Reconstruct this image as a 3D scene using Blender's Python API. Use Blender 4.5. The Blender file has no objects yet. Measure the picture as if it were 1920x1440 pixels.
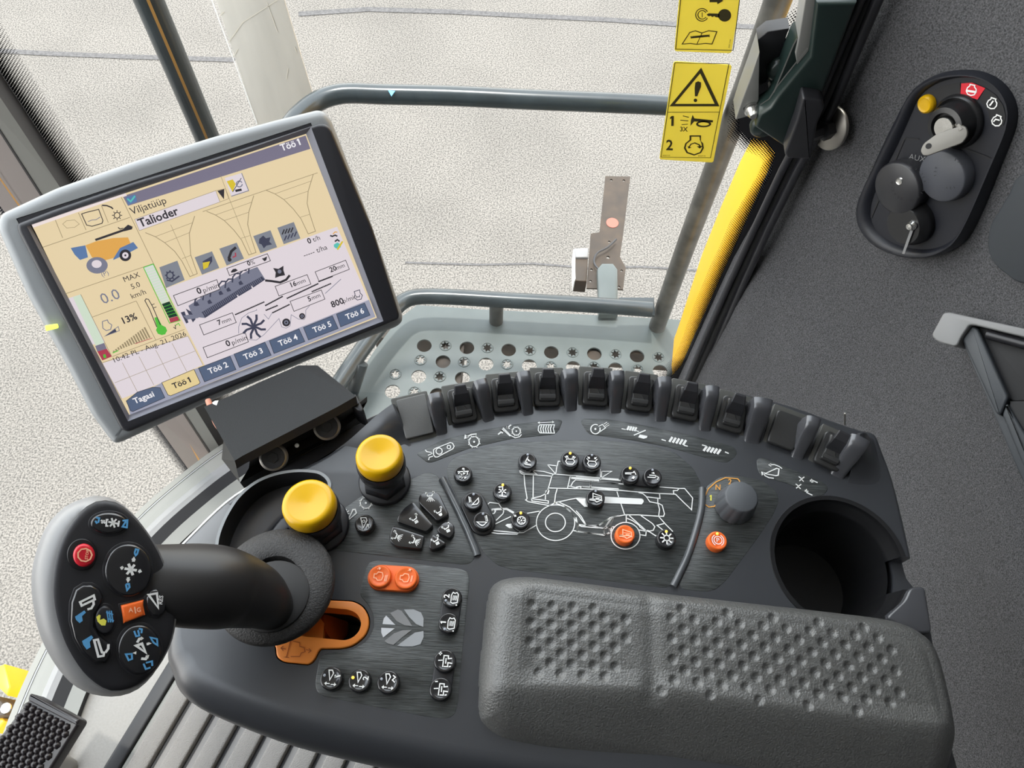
import bpy, bmesh, math, random
import numpy as np
from mathutils import Vector, Matrix, Euler
random.seed(7)
S = bpy.context.scene
COL = S.collection
# ------------------------------------------------------------------ camera
W, H, F = 1920.0, 1440.0, 1442.0
CAMZ = 3.30
DN = Vector((-49, 784, 1442)).normalized()          # world down in camera axes (x right, y down, z forward)
FW = Vector((0, 0, 1)) - DN * DN.z; FW.normalize()   # world +Y
RT = DN.cross(FW)
if RT.x < 0: RT = -RT
def c2w(c): return Vector((RT.dot(c), FW.dot(c), -DN.dot(c)))
CAM = Vector((0, 0, CAMZ))
cx = c2w(Vector((1, 0, 0))); cy = c2w(Vector((0, -1, 0))); cz = c2w(Vector((0, 0, -1)))
cd = bpy.data.cameras.new('camera'); co = bpy.data.objects.new('camera', cd); COL.objects.link(co)
M = Matrix((cx, cy, cz)).transposed().to_4x4(); M.translation = CAM
co.matrix_world = M
cd.sensor_width = 36; cd.sensor_fit = 'HORIZONTAL'; cd.lens = F / 1920 * 36; cd.clip_start = .02; cd.clip_end = 200
S.camera = co
# ------------------------------------------------------------------ world, sun, exposure
wd = bpy.data.worlds.new('sky'); S.world = wd; wd.use_nodes = True
nt = wd.node_tree; bg = nt.nodes['Background']
tc = nt.nodes.new('ShaderNodeTexCoord'); sx = nt.nodes.new('ShaderNodeSeparateXYZ'); cr = nt.nodes.new('ShaderNodeValToRGB')
nt.links.new(tc.outputs['Generated'], sx.inputs[0]); nt.links.new(sx.outputs['Z'], cr.inputs[0]); nt.links.new(cr.outputs[0], bg.inputs[0])
cr.color_ramp.elements[0].position = 0.0; cr.color_ramp.elements[0].color = (1, .98, .945, 1)
cr.color_ramp.elements[1].position = 0.8; cr.color_ramp.elements[1].color = (.86, .92, 1, 1)
bg.inputs[1].default_value = 5.0
sl = bpy.data.lights.new('sun', 'SUN'); so = bpy.data.objects.new('sun', sl); COL.objects.link(so)
sl.energy = 3.0; sl.angle = math.radians(3); sl.color = (1, .96, .9)
so.rotation_euler = Vector((0.10, -.20, -1.0)).to_track_quat('-Z', 'Y').to_euler()
S.view_settings.view_transform = 'Standard'; S.view_settings.look = 'None'
S.view_settings.exposure = 0.0; S.view_settings.gamma = 1.0; S.view_settings.use_curve_mapping = False

# ------------------------------------------------------------------ geometry helpers
def ray(px, py): return c2w(Vector(((px - 960) / F, (py - 720) / F, 1)))
class Pl:
    """a real plane in the cab; photo positions are cast on to it"""
    def __init__(s, O, N, U=None):
        s.O = Vector(O); s.N = Vector(N).normalized()
        U = Vector(U) if U is not None else Vector((1, 0, 0))
        s.U = (U - s.N * U.dot(s.N)).normalized(); s.V = s.N.cross(s.U)
    def at(s, px, py, lift=0.0):
        d = ray(px, py); O = s.O + s.N * lift
        return CAM + d * ((O - CAM).dot(s.N) / d.dot(s.N))
    def xy(s, px, py, lift=0.0):
        p = s.at(px, py, lift) - s.O; return (p.dot(s.U), p.dot(s.V))
    def w(s, u, v, h=0.0): return s.O + s.U * u + s.V * v + s.N * h
def crop(ox, oy, k): return lambda pts: [(ox + x / k, oy + y / k) for x, y in pts]
def lvl(h): return Pl((0, 0, CAMZ - h), (0, 0, 1))
CT = CAMZ - .53
PC = Pl((0, 0, CT), (0, 0, 1))

def mat(name, col, rough=.5, metal=0, spec=.5, noise=0, nscale=200, bump=0, bscale=400, stretch=(1, 1, 1), emit=0, coat=0, bdist=.001, detail=3):
    m = bpy.data.materials.new(name); m.use_nodes = True
    t = m.node_tree; b = t.nodes['Principled BSDF']
    b.inputs['Base Color'].default_value = (*col, 1); b.inputs['Roughness'].default_value = rough
    b.inputs['Metallic'].default_value = metal; b.inputs['Specular IOR Level'].default_value = spec
    if coat: b.inputs['Coat Weight'].default_value = coat; b.inputs['Coat Roughness'].default_value = .08
    if emit:
        b.inputs['Emission Color'].default_value = (*col, 1); b.inputs['Emission Strength'].default_value = emit
    if noise or bump:
        c = t.nodes.new('ShaderNodeTexCoord'); mp = t.nodes.new('ShaderNodeMapping'); mp.inputs['Scale'].default_value = stretch
        t.links.new(c.outputs['Object'], mp.inputs[0])
        if noise:
            n = t.nodes.new('ShaderNodeTexNoise'); n.inputs['Scale'].default_value = nscale; n.inputs['Detail'].default_value = detail
            t.links.new(mp.outputs[0], n.inputs['Vector'])
            r = t.nodes.new('ShaderNodeValToRGB'); t.links.new(n.outputs[0], r.inputs[0])
            r.color_ramp.elements[0].position = .3; r.color_ramp.elements[1].position = .7
            r.color_ramp.elements[0].color = (*[v * (1 - noise) for v in col], 1); r.color_ramp.elements[1].color = (*[min(1, v * (1 + noise)) for v in col], 1)
            t.links.new(r.outputs[0], b.inputs['Base Color'])
        if bump:
            n = t.nodes.new('ShaderNodeTexNoise'); n.inputs['Scale'].default_value = bscale; n.inputs['Detail'].default_value = 2
            t.links.new(mp.outputs[0], n.inputs['Vector'])
            bp = t.nodes.new('ShaderNodeBump'); bp.inputs['Strength'].default_value = bump; bp.inputs['Distance'].default_value = bdist
            t.links.new(n.outputs[0], bp.inputs['Height']); t.links.new(bp.outputs[0], b.inputs['Normal'])
    return m
def sr(r, g, b):
    f = lambda c: (c / 255 / 12.92) if c <= 10 else ((c / 255 + .055) / 1.055) ** 2.4
    return (f(r), f(g), f(b))
MT = {}
MT['shell'] = mat('shell_plastic', (.036, .038, .043), .32, spec=.65, bump=.12, bscale=2500, bdist=.0003)
MT['plate'] = mat('brushed_plate', (.046, .050, .049), .36, spec=.6, noise=.8, nscale=60, stretch=(1.5, 40, 1), bump=.4, bscale=60, bdist=.0004, detail=8)
MT['fin'] = mat('fin_plastic', (.056, .057, .063), .27, spec=.8)
MT['black'] = mat('black_plastic', (.012, .012, .013), .3, spec=.5)
MT['matte'] = mat('matte_black', (.01, .01, .011), .7)
MT['satin'] = mat('satin_black', (.02, .02, .023), .38)
MT['button'] = mat('glossy_black', (.014, .014, .016), .2, spec=.6, coat=.4)
MT['white'] = mat('white_print', (.8, .8, .78), .5)
MT['grey_led'] = mat('grey_lens', (.3, .32, .36), .25)
MT['led'] = mat('amber_lamp', (1, .62, .08), .4, emit=1.2)
MT['blue'] = mat('blue_print', (.10, .34, .62), .5)
MT['yprint'] = mat('yellow_print', (.8, .75, .1), .5)
MT['oprint'] = mat('orange_print', (.72, .34, .07), .5)
MT['orange'] = mat('orange_plastic', (.85, .15, .025), .35, spec=.4)
MT['orange2'] = mat('orange_gate', (.78, .24, .035), .42)
MT['opale'] = mat('pale_orange_print', (.95, .5, .3), .5)
MT['yellow'] = mat('yellow_plastic', (.58, .33, .003), .28, spec=.35, coat=.1)
MT['red'] = mat('red_plastic', (.62, .015, .03), .35)
MT['knobgrey'] = mat('knob_grey', (.075, .08, .088), .55)
MT['arm'] = mat('armrest_rubber', (.086, .086, .082), .42, spec=.8, noise=.15, nscale=500, bump=.6, bscale=800, bdist=.0009)
MT['collar'] = mat('grained_rubber', (.026, .025, .025), .6, spec=.4, noise=.35, nscale=700, bump=.6, bscale=900, bdist=.0008)
MT['silverp'] = mat('silver_plastic', (.21, .21, .212), .38, spec=.5)
MT['monshell'] = mat('monitor_shell', (.23, .24, .245), .38, bump=.1, bscale=2000, bdist=.0003)
MT['bezel'] = mat('monitor_bezel', (.018, .018, .022), .4)
MT['chamfer'] = mat('bezel_chamfer', (.16, .16, .19), .45)
MT['housing'] = mat('housing_plastic', (.009, .010, .011), .55, spec=.25, bump=.4, bscale=1200, bdist=.0005)
MT['fabric'] = mat('wall_felt', (.084, .084, .088), .9, spec=.15, noise=.55, nscale=800, bump=.6, bscale=800, bdist=.0012, detail=4)
MT['panel'] = mat('panel_plastic', (.012, .013, .018), .42, spec=.4)
MT['trimgrey'] = mat('trim_grey', (.17, .17, .155), .5)
MT['trimbrown'] = mat('trim_brown', (.085, .072, .066), .5)
MT['seal'] = mat('rubber_seal', (.008, .008, .010), .5)
MT['sealr'] = mat('rubber_ridge', (.02, .02, .024), .3)
MT['metal'] = mat('bright_metal', (.6, .6, .58), .25, metal=1)
MT['dullmetal'] = mat('dull_metal', (.36, .34, .31), .42, metal=1)
MT['keymetal'] = mat('key_metal', (.20, .19, .17), .5, metal=.3)
MT['rail'] = mat('painted_rail', (.028, .036, .04), .25, spec=.5, noise=.2, nscale=20)
MT['railworn'] = mat('worn_rail', (.055, .053, .048), .38, spec=.5, noise=.4, nscale=45, detail=5)
MT['platform'] = mat('galvanised_sheet', (.082, .098, .097), .35, spec=.4, noise=.15, nscale=9)
MT['rust'] = mat('brown_steel', (.035, .022, .012), .6, noise=.35, nscale=35, detail=5)
MT['beige'] = mat('beige_panel', (.50, .475, .43), .3, spec=.4, noise=.1, nscale=6, stretch=(4, 4, .6))
MT['machine'] = mat('yellow_paint', (.80, .42, .012), .35)
MT['floor'] = mat('floor_vinyl', (.27, .258, .24), .6, spec=.3, noise=.05, nscale=300, bump=.3, bscale=500, bdist=.0006)
MT['rib'] = mat('leather_grain_mat', (.19, .18, .168), .5, spec=.35, bump=.9, bscale=700, bdist=.0015)
MT['mirror'] = mat('latch_green_black', (.012, .022, .02), .28)
MT['latchgrey'] = mat('latch_grey', (.2, .2, .19), .4)
MT['sticker'] = mat('yellow_label', (.82, .73, .13), .5)
_st = MT['sticker'].node_tree; _b = _st.nodes['Principled BSDF']; _o = _st.nodes['Material Output']; _t = _st.nodes.new('ShaderNodeBsdfTranslucent'); _t.inputs[0].default_value = (.85, .76, .20, 1); _m = _st.nodes.new('ShaderNodeMixShader'); _m.inputs[0].default_value = .42; _st.links.new(_b.outputs[0], _m.inputs[1]); _st.links.new(_t.outputs[0], _m.inputs[2]); _st.links.new(_m.outputs[0], _o.inputs[0])
MT['ink'] = mat('dark_ink', (.05, .04, .01), .5)
MT['coral'] = mat('coral_label', (.36, .10, .07), .6)
MT['copper'] = mat('copper_strap', (.55, .22, .14), .5)
MT['ochre'] = mat('ochre_strip', (.30, .15, .03), .4)
MT['ridge'] = mat('ridge_grey', (.075, .08, .085), .25, spec=.7)
MT['ceiling'] = mat('headliner', (.8, .8, .78), .8)
MT['pedal'] = mat('pedal_rubber', (.010, .008, .009), .35)

# ground: sunlit asphalt, real colour variation only
g = bpy.data.materials.new('asphalt'); g.use_nodes = True; t = g.node_tree; b = t.nodes['Principled BSDF']
b.inputs['Roughness'].default_value = .8; b.inputs['Specular IOR Level'].default_value = .3
c = t.nodes.new('ShaderNodeTexCoord')
def nz(sc, det, vec=None):
    n = t.nodes.new('ShaderNodeTexNoise'); n.inputs['Scale'].default_value = sc; n.inputs['Detail'].default_value = det
    t.links.new(c.outputs['Object'], n.inputs['Vector']); return n
n1 = nz(120, 3); n2 = nz(1.6, 4)
r1 = t.nodes.new('ShaderNodeValToRGB'); t.links.new(n1.outputs[0], r1.inputs[0])
r1.color_ramp.elements[0].position = .36; r1.color_ramp.elements[0].color = (.066, .060, .053, 1)
r1.color_ramp.elements[1].position = .60; r1.color_ramp.elements[1].color = (.192, .174, .153, 1)
r2 = t.nodes.new('ShaderNodeValToRGB'); t.links.new(n2.outputs[0], r2.inputs[0])
r2.color_ramp.elements[0].position = .3; r2.color_ramp.elements[0].color = (.84, .84, .84, 1)
r2.color_ramp.elements[1].position = .6; r2.color_ramp.elements[1].color = (1, 1, 1, 1)
mx = t.nodes.new('ShaderNodeMix'); mx.data_type = 'RGBA'; mx.blend_type = 'MULTIPLY'; mx.inputs[0].default_value = 1
t.links.new(r1.outputs[0], mx.inputs[6]); t.links.new(r2.outputs[0], mx.inputs[7])
t.links.new(mx.outputs[2], b.inputs['Base Color'])
bp = t.nodes.new('ShaderNodeBump'); bp.inputs['Strength'].default_value = .5; bp.inputs['Distance'].default_value = .004
t.links.new(n1.outputs[0], bp.inputs['Height']); t.links.new(bp.outputs[0], b.inputs['Normal'])
MT['asphalt'] = g
# thin window glass: clear with a weak fresnel sheen
g = bpy.data.materials.new('window_glass'); g.use_nodes = True; t = g.node_tree
for nn in list(t.nodes): t.nodes.remove(nn)
o = t.nodes.new('ShaderNodeOutputMaterial'); tr = t.nodes.new('ShaderNodeBsdfTransparent'); gl = t.nodes.new('ShaderNodeBsdfGlossy'); mi = t.nodes.new('ShaderNodeMixShader'); fr = t.nodes.new('ShaderNodeLayerWeight')
fr.inputs[0].default_value = .5; pw = t.nodes.new('ShaderNodeMath'); pw.operation = 'POWER'; pw.inputs[1].default_value = 5; pm = t.nodes.new('ShaderNodeMath'); pm.operation = 'MULTIPLY_ADD'; pm.inputs[1].default_value = .8; pm.inputs[2].default_value = .02; t.links.new(fr.outputs['Facing'], pw.inputs[0]); t.links.new(pw.outputs[0], pm.inputs[0]); gl.inputs['Roughness'].default_value = .02; tr.inputs[0].default_value = (.96, .98, .97, 1)
t.links.new(pm.outputs[0], mi.inputs[0]); t.links.new(tr.outputs[0], mi.inputs[1]); t.links.new(gl.outputs[0], mi.inputs[2]); t.links.new(mi.outputs[0], o.inputs[0])
MT['glass'] = g
# frit: printed ceramic dots fading out; UV.x = 0 solid .. 1 clear, UV.y along the edge
g = bpy.data.materials.new('frit_dots'); g.use_nodes = True; t = g.node_tree
for nn in list(t.nodes): t.nodes.remove(nn)
o = t.nodes.new('ShaderNodeOutputMaterial'); tr = t.nodes.new('ShaderNodeBsdfTransparent'); df = t.nodes.new('ShaderNodeBsdfDiffuse'); mi = t.nodes.new('ShaderNodeMixShader')
df.inputs[0].default_value = (.01, .01, .012, 1)
tc2 = t.nodes.new('ShaderNodeTexCoord'); mp = t.nodes.new('ShaderNodeMapping'); mp.inputs['Scale'].default_value = (430, 430, 430); mp.inputs['Rotation'].default_value = (0, math.radians(45), 0)
t.links.new(tc2.outputs['Object'], mp.inputs[0])
sp = t.nodes.new('ShaderNodeSeparateXYZ'); t.links.new(mp.outputs[0], sp.inputs[0])
def mth(op, a, b_=None, v=None):
    n = t.nodes.new('ShaderNodeMath'); n.operation = op; t.links.new(a, n.inputs[0])
    if b_ is not None: t.links.new(b_, n.inputs[1])
    elif v is not None: n.inputs[1].default_value = v
    return n.outputs[0]
dx = mth('SUBTRACT', mth('FRACT', sp.outputs['X']), v=.5); dz = mth('SUBTRACT', mth('FRACT', sp.outputs['Z']), v=.5)
dist = mth('SQRT', mth('ADD', mth('MULTIPLY', dx, dx), mth('MULTIPLY', dz, dz)))
uvn = t.nodes.new('ShaderNodeUVMap'); su = t.nodes.new('ShaderNodeSeparateXYZ'); t.links.new(uvn.outputs[0], su.inputs[0])
rad = mth('SUBTRACT', mth('MULTIPLY', su.outputs['X'], v=-.42), v=-.62)
gt = mth('GREATER_THAN', dist, rad)
t.links.new(gt, mi.inputs[0]); t.links.new(df.outputs[0], mi.inputs[1]); t.links.new(tr.outputs[0], mi.inputs[2]); t.links.new(mi.outputs[0], o.inputs[0])
MT['frit'] = g

# ------------------------------------------------------------------ mesh builder
def meta(o, label=None, cat=None, group=None, kind=None):
    if label: o['label'] = label
    if cat: o['category'] = cat
    if group: o['group'] = group
    if kind: o['kind'] = kind
    return o
def thing(name, label, cat, loc, group=None):
    o = bpy.data.objects.new(name, None); COL.objects.link(o); o.location = loc; o.empty_display_size = .02
    return meta(o, label, cat, group)
def wloc(o):
    v = Vector((0, 0, 0))
    while o: v = v + o.location; o = o.parent
    return v
def signed(p): return sum(p[i][0] * p[(i + 1) % len(p)][1] - p[(i + 1) % len(p)][0] * p[i][1] for i in range(len(p))) / 2
def ccw(p): return list(p) if signed(p) > 0 else list(p)[::-1]
def inset(p, d):
    """p ccw 2D; positive d moves inwards"""
    n = len(p); out = []
    for i in range(n):
        a, b_, c_ = p[i - 1], p[i], p[(i + 1) % n]
        e1 = Vector((b_[0] - a[0], b_[1] - a[1])); e2 = Vector((c_[0] - b_[0], c_[1] - b_[1]))
        if e1.length < 1e-9 or e2.length < 1e-9: e1 = e1 if e1.length > 1e-9 else e2; e2 = e2 if e2.length > 1e-9 else e1
        e1.normalize(); e2.normalize()
        n1 = Vector((-e1.y, e1.x)); n2 = Vector((-e2.y, e2.x)); m = n1 + n2
        if m.length < 1e-6: m = n1
        m.normalize(); k = d / max(.5, m.dot(n1))
        out.append((b_[0] + m.x * k, b_[1] + m.y * k))
    return out
def rnd(p, r, seg=5):
    """round polygon corners"""
    n = len(p); out = []
    for i in range(n):
        a, b_, c_ = Vector(p[i - 1][:2]), Vector(p[i][:2]), Vector(p[(i + 1) % n][:2])
        u = a - b_; v = c_ - b_; k = min(r, u.length * .45, v.length * .45)
        s_ = b_ + u.normalized() * k; e = b_ + v.normalized() * k
        for j in range(seg + 1):
            q = j / seg; out.append(tuple(s_ * (1 - q) ** 2 + b_ * 2 * q * (1 - q) + e * q * q))
    return out
def catmull(p, k=6, closed=True):
    n = len(p); out = []; P = [Vector(q) for q in p]
    rng = range(n) if closed else range(n - 1)
    for i in rng:
        if closed: a, b_, c_, d = P[i - 1], P[i], P[(i + 1) % n], P[(i + 2) % n]
        else: a, b_, c_, d = P[max(i - 1, 0)], P[i], P[i + 1], P[min(i + 2, n - 1)]
        for j in range(k):
            q = j / k
            out.append(.5 * ((2 * b_) + (c_ - a) * q + (2 * a - 5 * b_ + 4 * c_ - d) * q * q + (3 * b_ - a - 3 * c_ + d) * q ** 3))
    if not closed: out.append(P[-1])
    return out
def circ(cx_, cy_, rx, ry=None, n=28, a0=0, a1=360):
    ry = rx if ry is None else ry; full = abs(a1 - a0) >= 360
    m = n if full else n + 1
    return [(cx_ + rx * math.cos(math.radians(a0 + (a1 - a0) * i / n)), cy_ + ry * math.sin(math.radians(a0 + (a1 - a0) * i / n))) for i in range(m)]
FC = {}
def glyphs(txt, bold=False):
    k = (txt, bold)
    if k not in FC:
        cu = bpy.data.curves.new('t', 'FONT'); cu.body = txt; cu.size = 1; cu.resolution_u = 2
        if bold: cu.offset = .022
        ob = bpy.data.objects.new('t', cu); COL.objects.link(ob)
        me = bpy.data.meshes.new_from_object(ob)
        FC[k] = ([tuple(v.co[:2]) for v in me.vertices], [tuple(f.vertices) for f in me.polygons])
        bpy.data.objects.remove(ob); bpy.data.curves.remove(cu); bpy.data.meshes.remove(me)
    return FC[k]
class MB:
    def __init__(s): s.v = []; s.f = []; s.m = []; s.uv = {}; s.mats = []; s.cur = 0; s.smooth = set()
    def use(s, key):
        if key not in s.mats: s.mats.append(key)
        s.cur = s.mats.index(key); return s
    def add(s, vs, fs, smooth=False):
        o = len(s.v); s.v += [Vector(x) for x in vs]
        for f in fs:
            if smooth: s.smooth.add(len(s.f))
            s.f.append([i + o for i in f]); s.m.append(s.cur)
        return o
    def poly(s, pts): s.add(pts, [list(range(len(pts)))])
    def loft(s, rings, close=True, cap0=False, cap1=False, smooth=True):
        n = len(rings[0]); vs = [p for r_ in rings for p in r_]; fs = []
        for i in range(len(rings) - 1):
            for j in range(n if close else n - 1):
                a = i * n + j; b_ = i * n + (j + 1) % n
                fs.append([a, b_, b_ + n, a + n])
        o = s.add(vs, fs, smooth)
        if cap0: s.f.append([o + j for j in range(n)][::-1]); s.m.append(s.cur)
        if cap1: s.f.append([o + (len(rings) - 1) * n + j for j in range(n)]); s.m.append(s.cur)
    def slab(s, pl, pts, h0, h1, bev=0, seg=3, bottom=True):
        """pts: 2D plane coordinates (metres); solid from height h0 to h1 with a rounded upper edge"""
        p = ccw(pts); rings = [[pl.w(*q, h0) for q in p]]
        if bev <= 0: rings.append([pl.w(*q, h1) for q in p])
        else:
            for j in range(seg + 1):
                a = j / seg * math.pi / 2
                q_ = inset(p, bev * (1 - math.cos(a))); z = h1 - bev + bev * math.sin(a)
                rings.append([pl.w(*q, z) for q in q_])
        s.loft(rings, cap0=bottom, cap1=True, smooth=bev > 0)
    def slabpx(s, pl, px, h0, h1, bev=0, seg=3, r=0, at=0.0):
        pts = [pl.xy(*q, at) for q in px]
        if r: pts = rnd(pts, r)
        s.slab(pl, pts, h0, h1, bev, seg)
    def ribbon(s, pts, w, N, closed=False):
        P = [Vector(p) for p in pts]; n = len(P); N = Vector(N); L = []; R = []
        for i in range(n):
            a = P[i - 1] if (i > 0 or closed) else P[i]; c_ = P[(i + 1) % n] if (i < n - 1 or closed) else P[i]
            d1 = (P[i] - a); d2 = (c_ - P[i])
            if d1.length < 1e-9: d1 = d2
            if d2.length < 1e-9: d2 = d1
            if d1.length < 1e-9: continue
            d1 = d1.normalized(); d2 = d2.normalized(); m = d1 + d2
            if m.length < 1e-5: m = d1
            side = N.cross(m.normalized()).normalized(); k = w / 2 / max(.45, N.cross(d1).normalized().dot(side))
            L.append(P[i] + side * k); R.append(P[i] - side * k)
        m = len(L); fs = []
        for i in range(m if closed else m - 1):
            j = (i + 1) % m; fs.append([i, i + m, j + m, j])
        s.add(L + R, fs)
    def tube(s, pts, r, n=14, caps=True):
        P = [Vector(p) for p in pts]; rr = r if isinstance(r, (list, tuple)) else [r] * len(P)
        up = None; rings = []
        for i, p in enumerate(P):
            d = (P[min(i + 1, len(P) - 1)] - P[max(i - 1, 0)]).normalized()
            if up is None: up = d.orthogonal().normalized()
            up = (up - d * up.dot(d)).normalized(); q = d.cross(up)
            rings.append([p + (up * math.cos(2 * math.pi * k / n) + q * math.sin(2 * math.pi * k / n)) * rr[i] for k in range(n)])
        s.loft(rings, cap0=caps, cap1=caps)
    def lathe(s, O, N, prof, n=32, cap0=False, cap1=True, sx_=1, U=None):
        """prof: (radius, height)"""
        O = Vector(O); N = Vector(N).normalized()
        U = N.orthogonal().normalized() if U is None else (Vector(U) - N * Vector(U).dot(N)).normalized(); V = N.cross(U)
        s.loft([[O + U * (r_ * sx_ * math.cos(2 * math.pi * k / n)) + V * (r_ * math.sin(2 * math.pi * k / n)) + N * h for k in range(n)] for r_, h in prof], cap0=cap0, cap1=cap1)
    def box(s, pl, u0, u1, v0, v1, h0, h1, bev=0): s.slab(pl, [(u0, v0), (u1, v0), (u1, v1), (u0, v1)], h0, h1, bev)
    def text(s, fn, txt, x, y, size, ang=0, bold=False, align=0, sxy=1):
        """fn(x,y)->world; y up; align 0 left .5 centre 1 right"""
        if txt == '1':
            b_ = .03 if bold else 0; vs, fs = [(.13 - b_, 0), (.24 + b_, 0), (.24 + b_, .70), (.15 - b_, .70), (0, .60), (0, .48 - b_), (.13 - b_, .56 - b_)], [(0, 1, 2, 3, 4, 5, 6)]
        else: vs, fs = glyphs(txt, bold)
        if not vs: return
        x0 = min(v[0] for v in vs); x1 = max(v[0] for v in vs)
        c_, s_ = math.cos(math.radians(ang)), math.sin(math.radians(ang)); o = []
        for vx, vy in vs:
            a = (vx - x0 - (x1 - x0) * align) * size * sxy; b_ = vy * size
            o.append(fn(x + a * c_ - b_ * s_, y + a * s_ + b_ * c_))
        s.add(o, fs)
    def build(s, name, parent=None, label=None, smooth_angle=None, kind=None):
        me = bpy.data.meshes.new(name); off = wloc(parent) if parent else Vector((0, 0, 0))
        me.from_pydata([tuple(v - off) for v in s.v], [], s.f)
        for k in s.mats: me.materials.append(MT[k])
        me.polygons.foreach_set('material_index', s.m)
        sm = [i in s.smooth for i in range(len(s.f))]; me.polygons.foreach_set('use_smooth', sm)
        me.update()
        if s.smooth: me.set_sharp_from_angle(angle=math.radians(50))
        o = bpy.data.objects.new(name, me); COL.objects.link(o); o.parent = parent
        if label: o['label'] = label
        if kind: o['kind'] = kind
        return o
def fixn(o):
    bm = bmesh.new(); bm.from_mesh(o.data); bmesh.ops.recalc_face_normals(bm, faces=bm.faces); bm.to_mesh(o.data); bm.free(); return o
def cut(o, cutter, solver='EXACT'):
    """boolean difference applied now; the cutter is thrown away"""
    md = o.modifiers.new('b', 'BOOLEAN'); md.operation = 'DIFFERENCE'; md.object = cutter; md.solver = solver
    bpy.context.view_layer.update()
    dg = bpy.context.evaluated_depsgraph_get(); me = bpy.data.meshes.new_from_object(o.evaluated_get(dg))
    o.modifiers.clear(); old = o.data
    if len(me.polygons) == 0: print('EMPTY CUT', o.name); bpy.data.meshes.remove(me)
    else: o.data = me; bpy.data.meshes.remove(old)
    bpy.data.objects.remove(cutter)
def world_at(o):  # smooth by angle without operators
    me = o.data
    for p in me.polygons: p.use_smooth = True
    me.set_sharp_from_angle(angle=math.radians(38))
# ================================================================== THE SETTING
def struct(mb, name, label=None):
    o = mb.build(name); o['kind'] = 'structure'
    if label: o['label'] = label
    return o
GR = Pl((0, 0, 0), (0, 0, 1))
m = MB().use('asphalt'); m.poly([(-14, -8, 0), (14, -8, 0), (14, 22, 0), (-14, 22, 0)])
MT['dark_line'] = mat('dark_ground_line', (.075, .07, .068), .8, noise=.35, nscale=60)  # dark lines laid over the ground as thin ribbons
m.use('dark_line')
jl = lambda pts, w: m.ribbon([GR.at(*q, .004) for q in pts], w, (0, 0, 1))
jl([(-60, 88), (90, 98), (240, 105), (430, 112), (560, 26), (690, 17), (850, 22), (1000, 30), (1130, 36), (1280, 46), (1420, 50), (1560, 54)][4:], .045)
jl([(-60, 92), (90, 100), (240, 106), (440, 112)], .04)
m.use('dark_line'); jl([(760, 492), (900, 496), (1000, 494), (1100, 502), (1200, 500), (1330, 508)], .012)
struct(m, 'ground')

# cab floor: smooth vinyl edge, black channel, ribbed mat
FZ = 2.0; PF = Pl((0, 0, FZ), (0, 0, 1)); HF = CAMZ - FZ
a0 = PF.at(361, 1312); a1 = PF.at(285, 1440); b0 = PF.at(548, 1395); b1 = PF.at(526, 1440)
Dm = ((a0 - a1).normalized() + (b0 - b1).normalized() * .35).normalized()
Nm = Vector((Dm.y, -Dm.x, 0))        # to the right
O1 = PF.at(285, 1440)
def strip(mb, q0, q1, h0, h1, bev=0, l0=-.6, l1=.33):
    p = [O1 + Nm * q0 + Dm * l0, O1 + Nm * q1 + Dm * l0, O1 + Nm * q1 + Dm * l1, O1 + Nm * q0 + Dm * l1]
    mb.slab(PF, [(v.x, v.y) for v in p], h0, h1, bev)
dq = lambda x: (PF.at(x, 1440) - O1).dot(Nm)
m = MB().use('floor')
sill = [(560, 850), (470, 902), (400, 955), (320, 1028), (240, 1128), (172, 1256), (120, 1390), (70, 1560)]
sp_ = [PF.xy(*q) for q in sill]
fl = sp_ + [(-1.0, -.9), (.9, -.9), (.9, .56), (-.2, .56)]
fl = [p for p in fl]
m.slab(PF, [(x, y) for x, y in fl], -.05, 0)
struct(m, 'floor', 'pale grey vinyl cab floor')
MT['matbase'] = mat('mat_base', (.21, .20, .19), .5)
t_mat = thing('floor_mat', 'grey ribbed leather-grain floor mat below the console, lower left', 'mat', PF.at(400, 1440))
m = MB().use('seal'); strip(m, dq(199), dq(230), .0005, .012, .004); m.build('black_channel', t_mat)
m = MB().use('trimgrey'); strip(m, dq(231), dq(244), .0005, .008, .003); m.build('grey_edge', t_mat)
m = MB().use('matbase'); strip(m, dq(244), dq(244) + .75, .0003, .004); m.build('mat_base', t_mat)
per = (dq(526) - dq(285)) / 4
for k in range(11):
    q1 = dq(283) + per * k
    m = MB().use('rib'); strip(m, q1 - per * .66, q1, .003, .017, .004); m.build('rib', t_mat)
    m = MB().use('seal'); strip(m, q1 + .0002, q1 + .005, .003, .0045); m.build('groove', t_mat)

# windscreen sill strips along the floor's front edge
def curve_strip(mb, off0, off1, h, z1=None):
    P = catmull([Vector((x, y)) for x, y in sp_], 5, False); L = []; R = []
    for i, p in enumerate(P):
        d = (P[min(i + 1, len(P) - 1)] - P[max(i - 1, 0)]).normalized(); n_ = Vector((d.y, -d.x))
        L.append(PF.w(*(p + n_ * off0), h)); R.append(PF.w(*(p + n_ * off1), h if z1 is None else z1))
    n = len(L); mb.add(L + R, [[i, i + 1, i + 1 + n, i + n] for i in range(n - 1)], True)
m = MB()
for k_, a_, b_, h_, z_ in [('trimgrey', -.012, .012, .012, .012), ('seal', .012, .03, .012, .02), ('silverp', .03, .046, .02, .024), ('trimgrey', .046, .07, .024, .02), ('silverp', .070, .0725, .021, .021), ('trimgrey', .074, .092, .02, .005), ('seal', -.012, -.0121, .012, -.05), ('seal', .092, .0921, .005, -.05)]:
    m.use(k_); curve_strip(m, a_, b_, h_, z_)
struct(m, 'trim_1', 'grey windscreen sill strips at the front edge of the floor')

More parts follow.
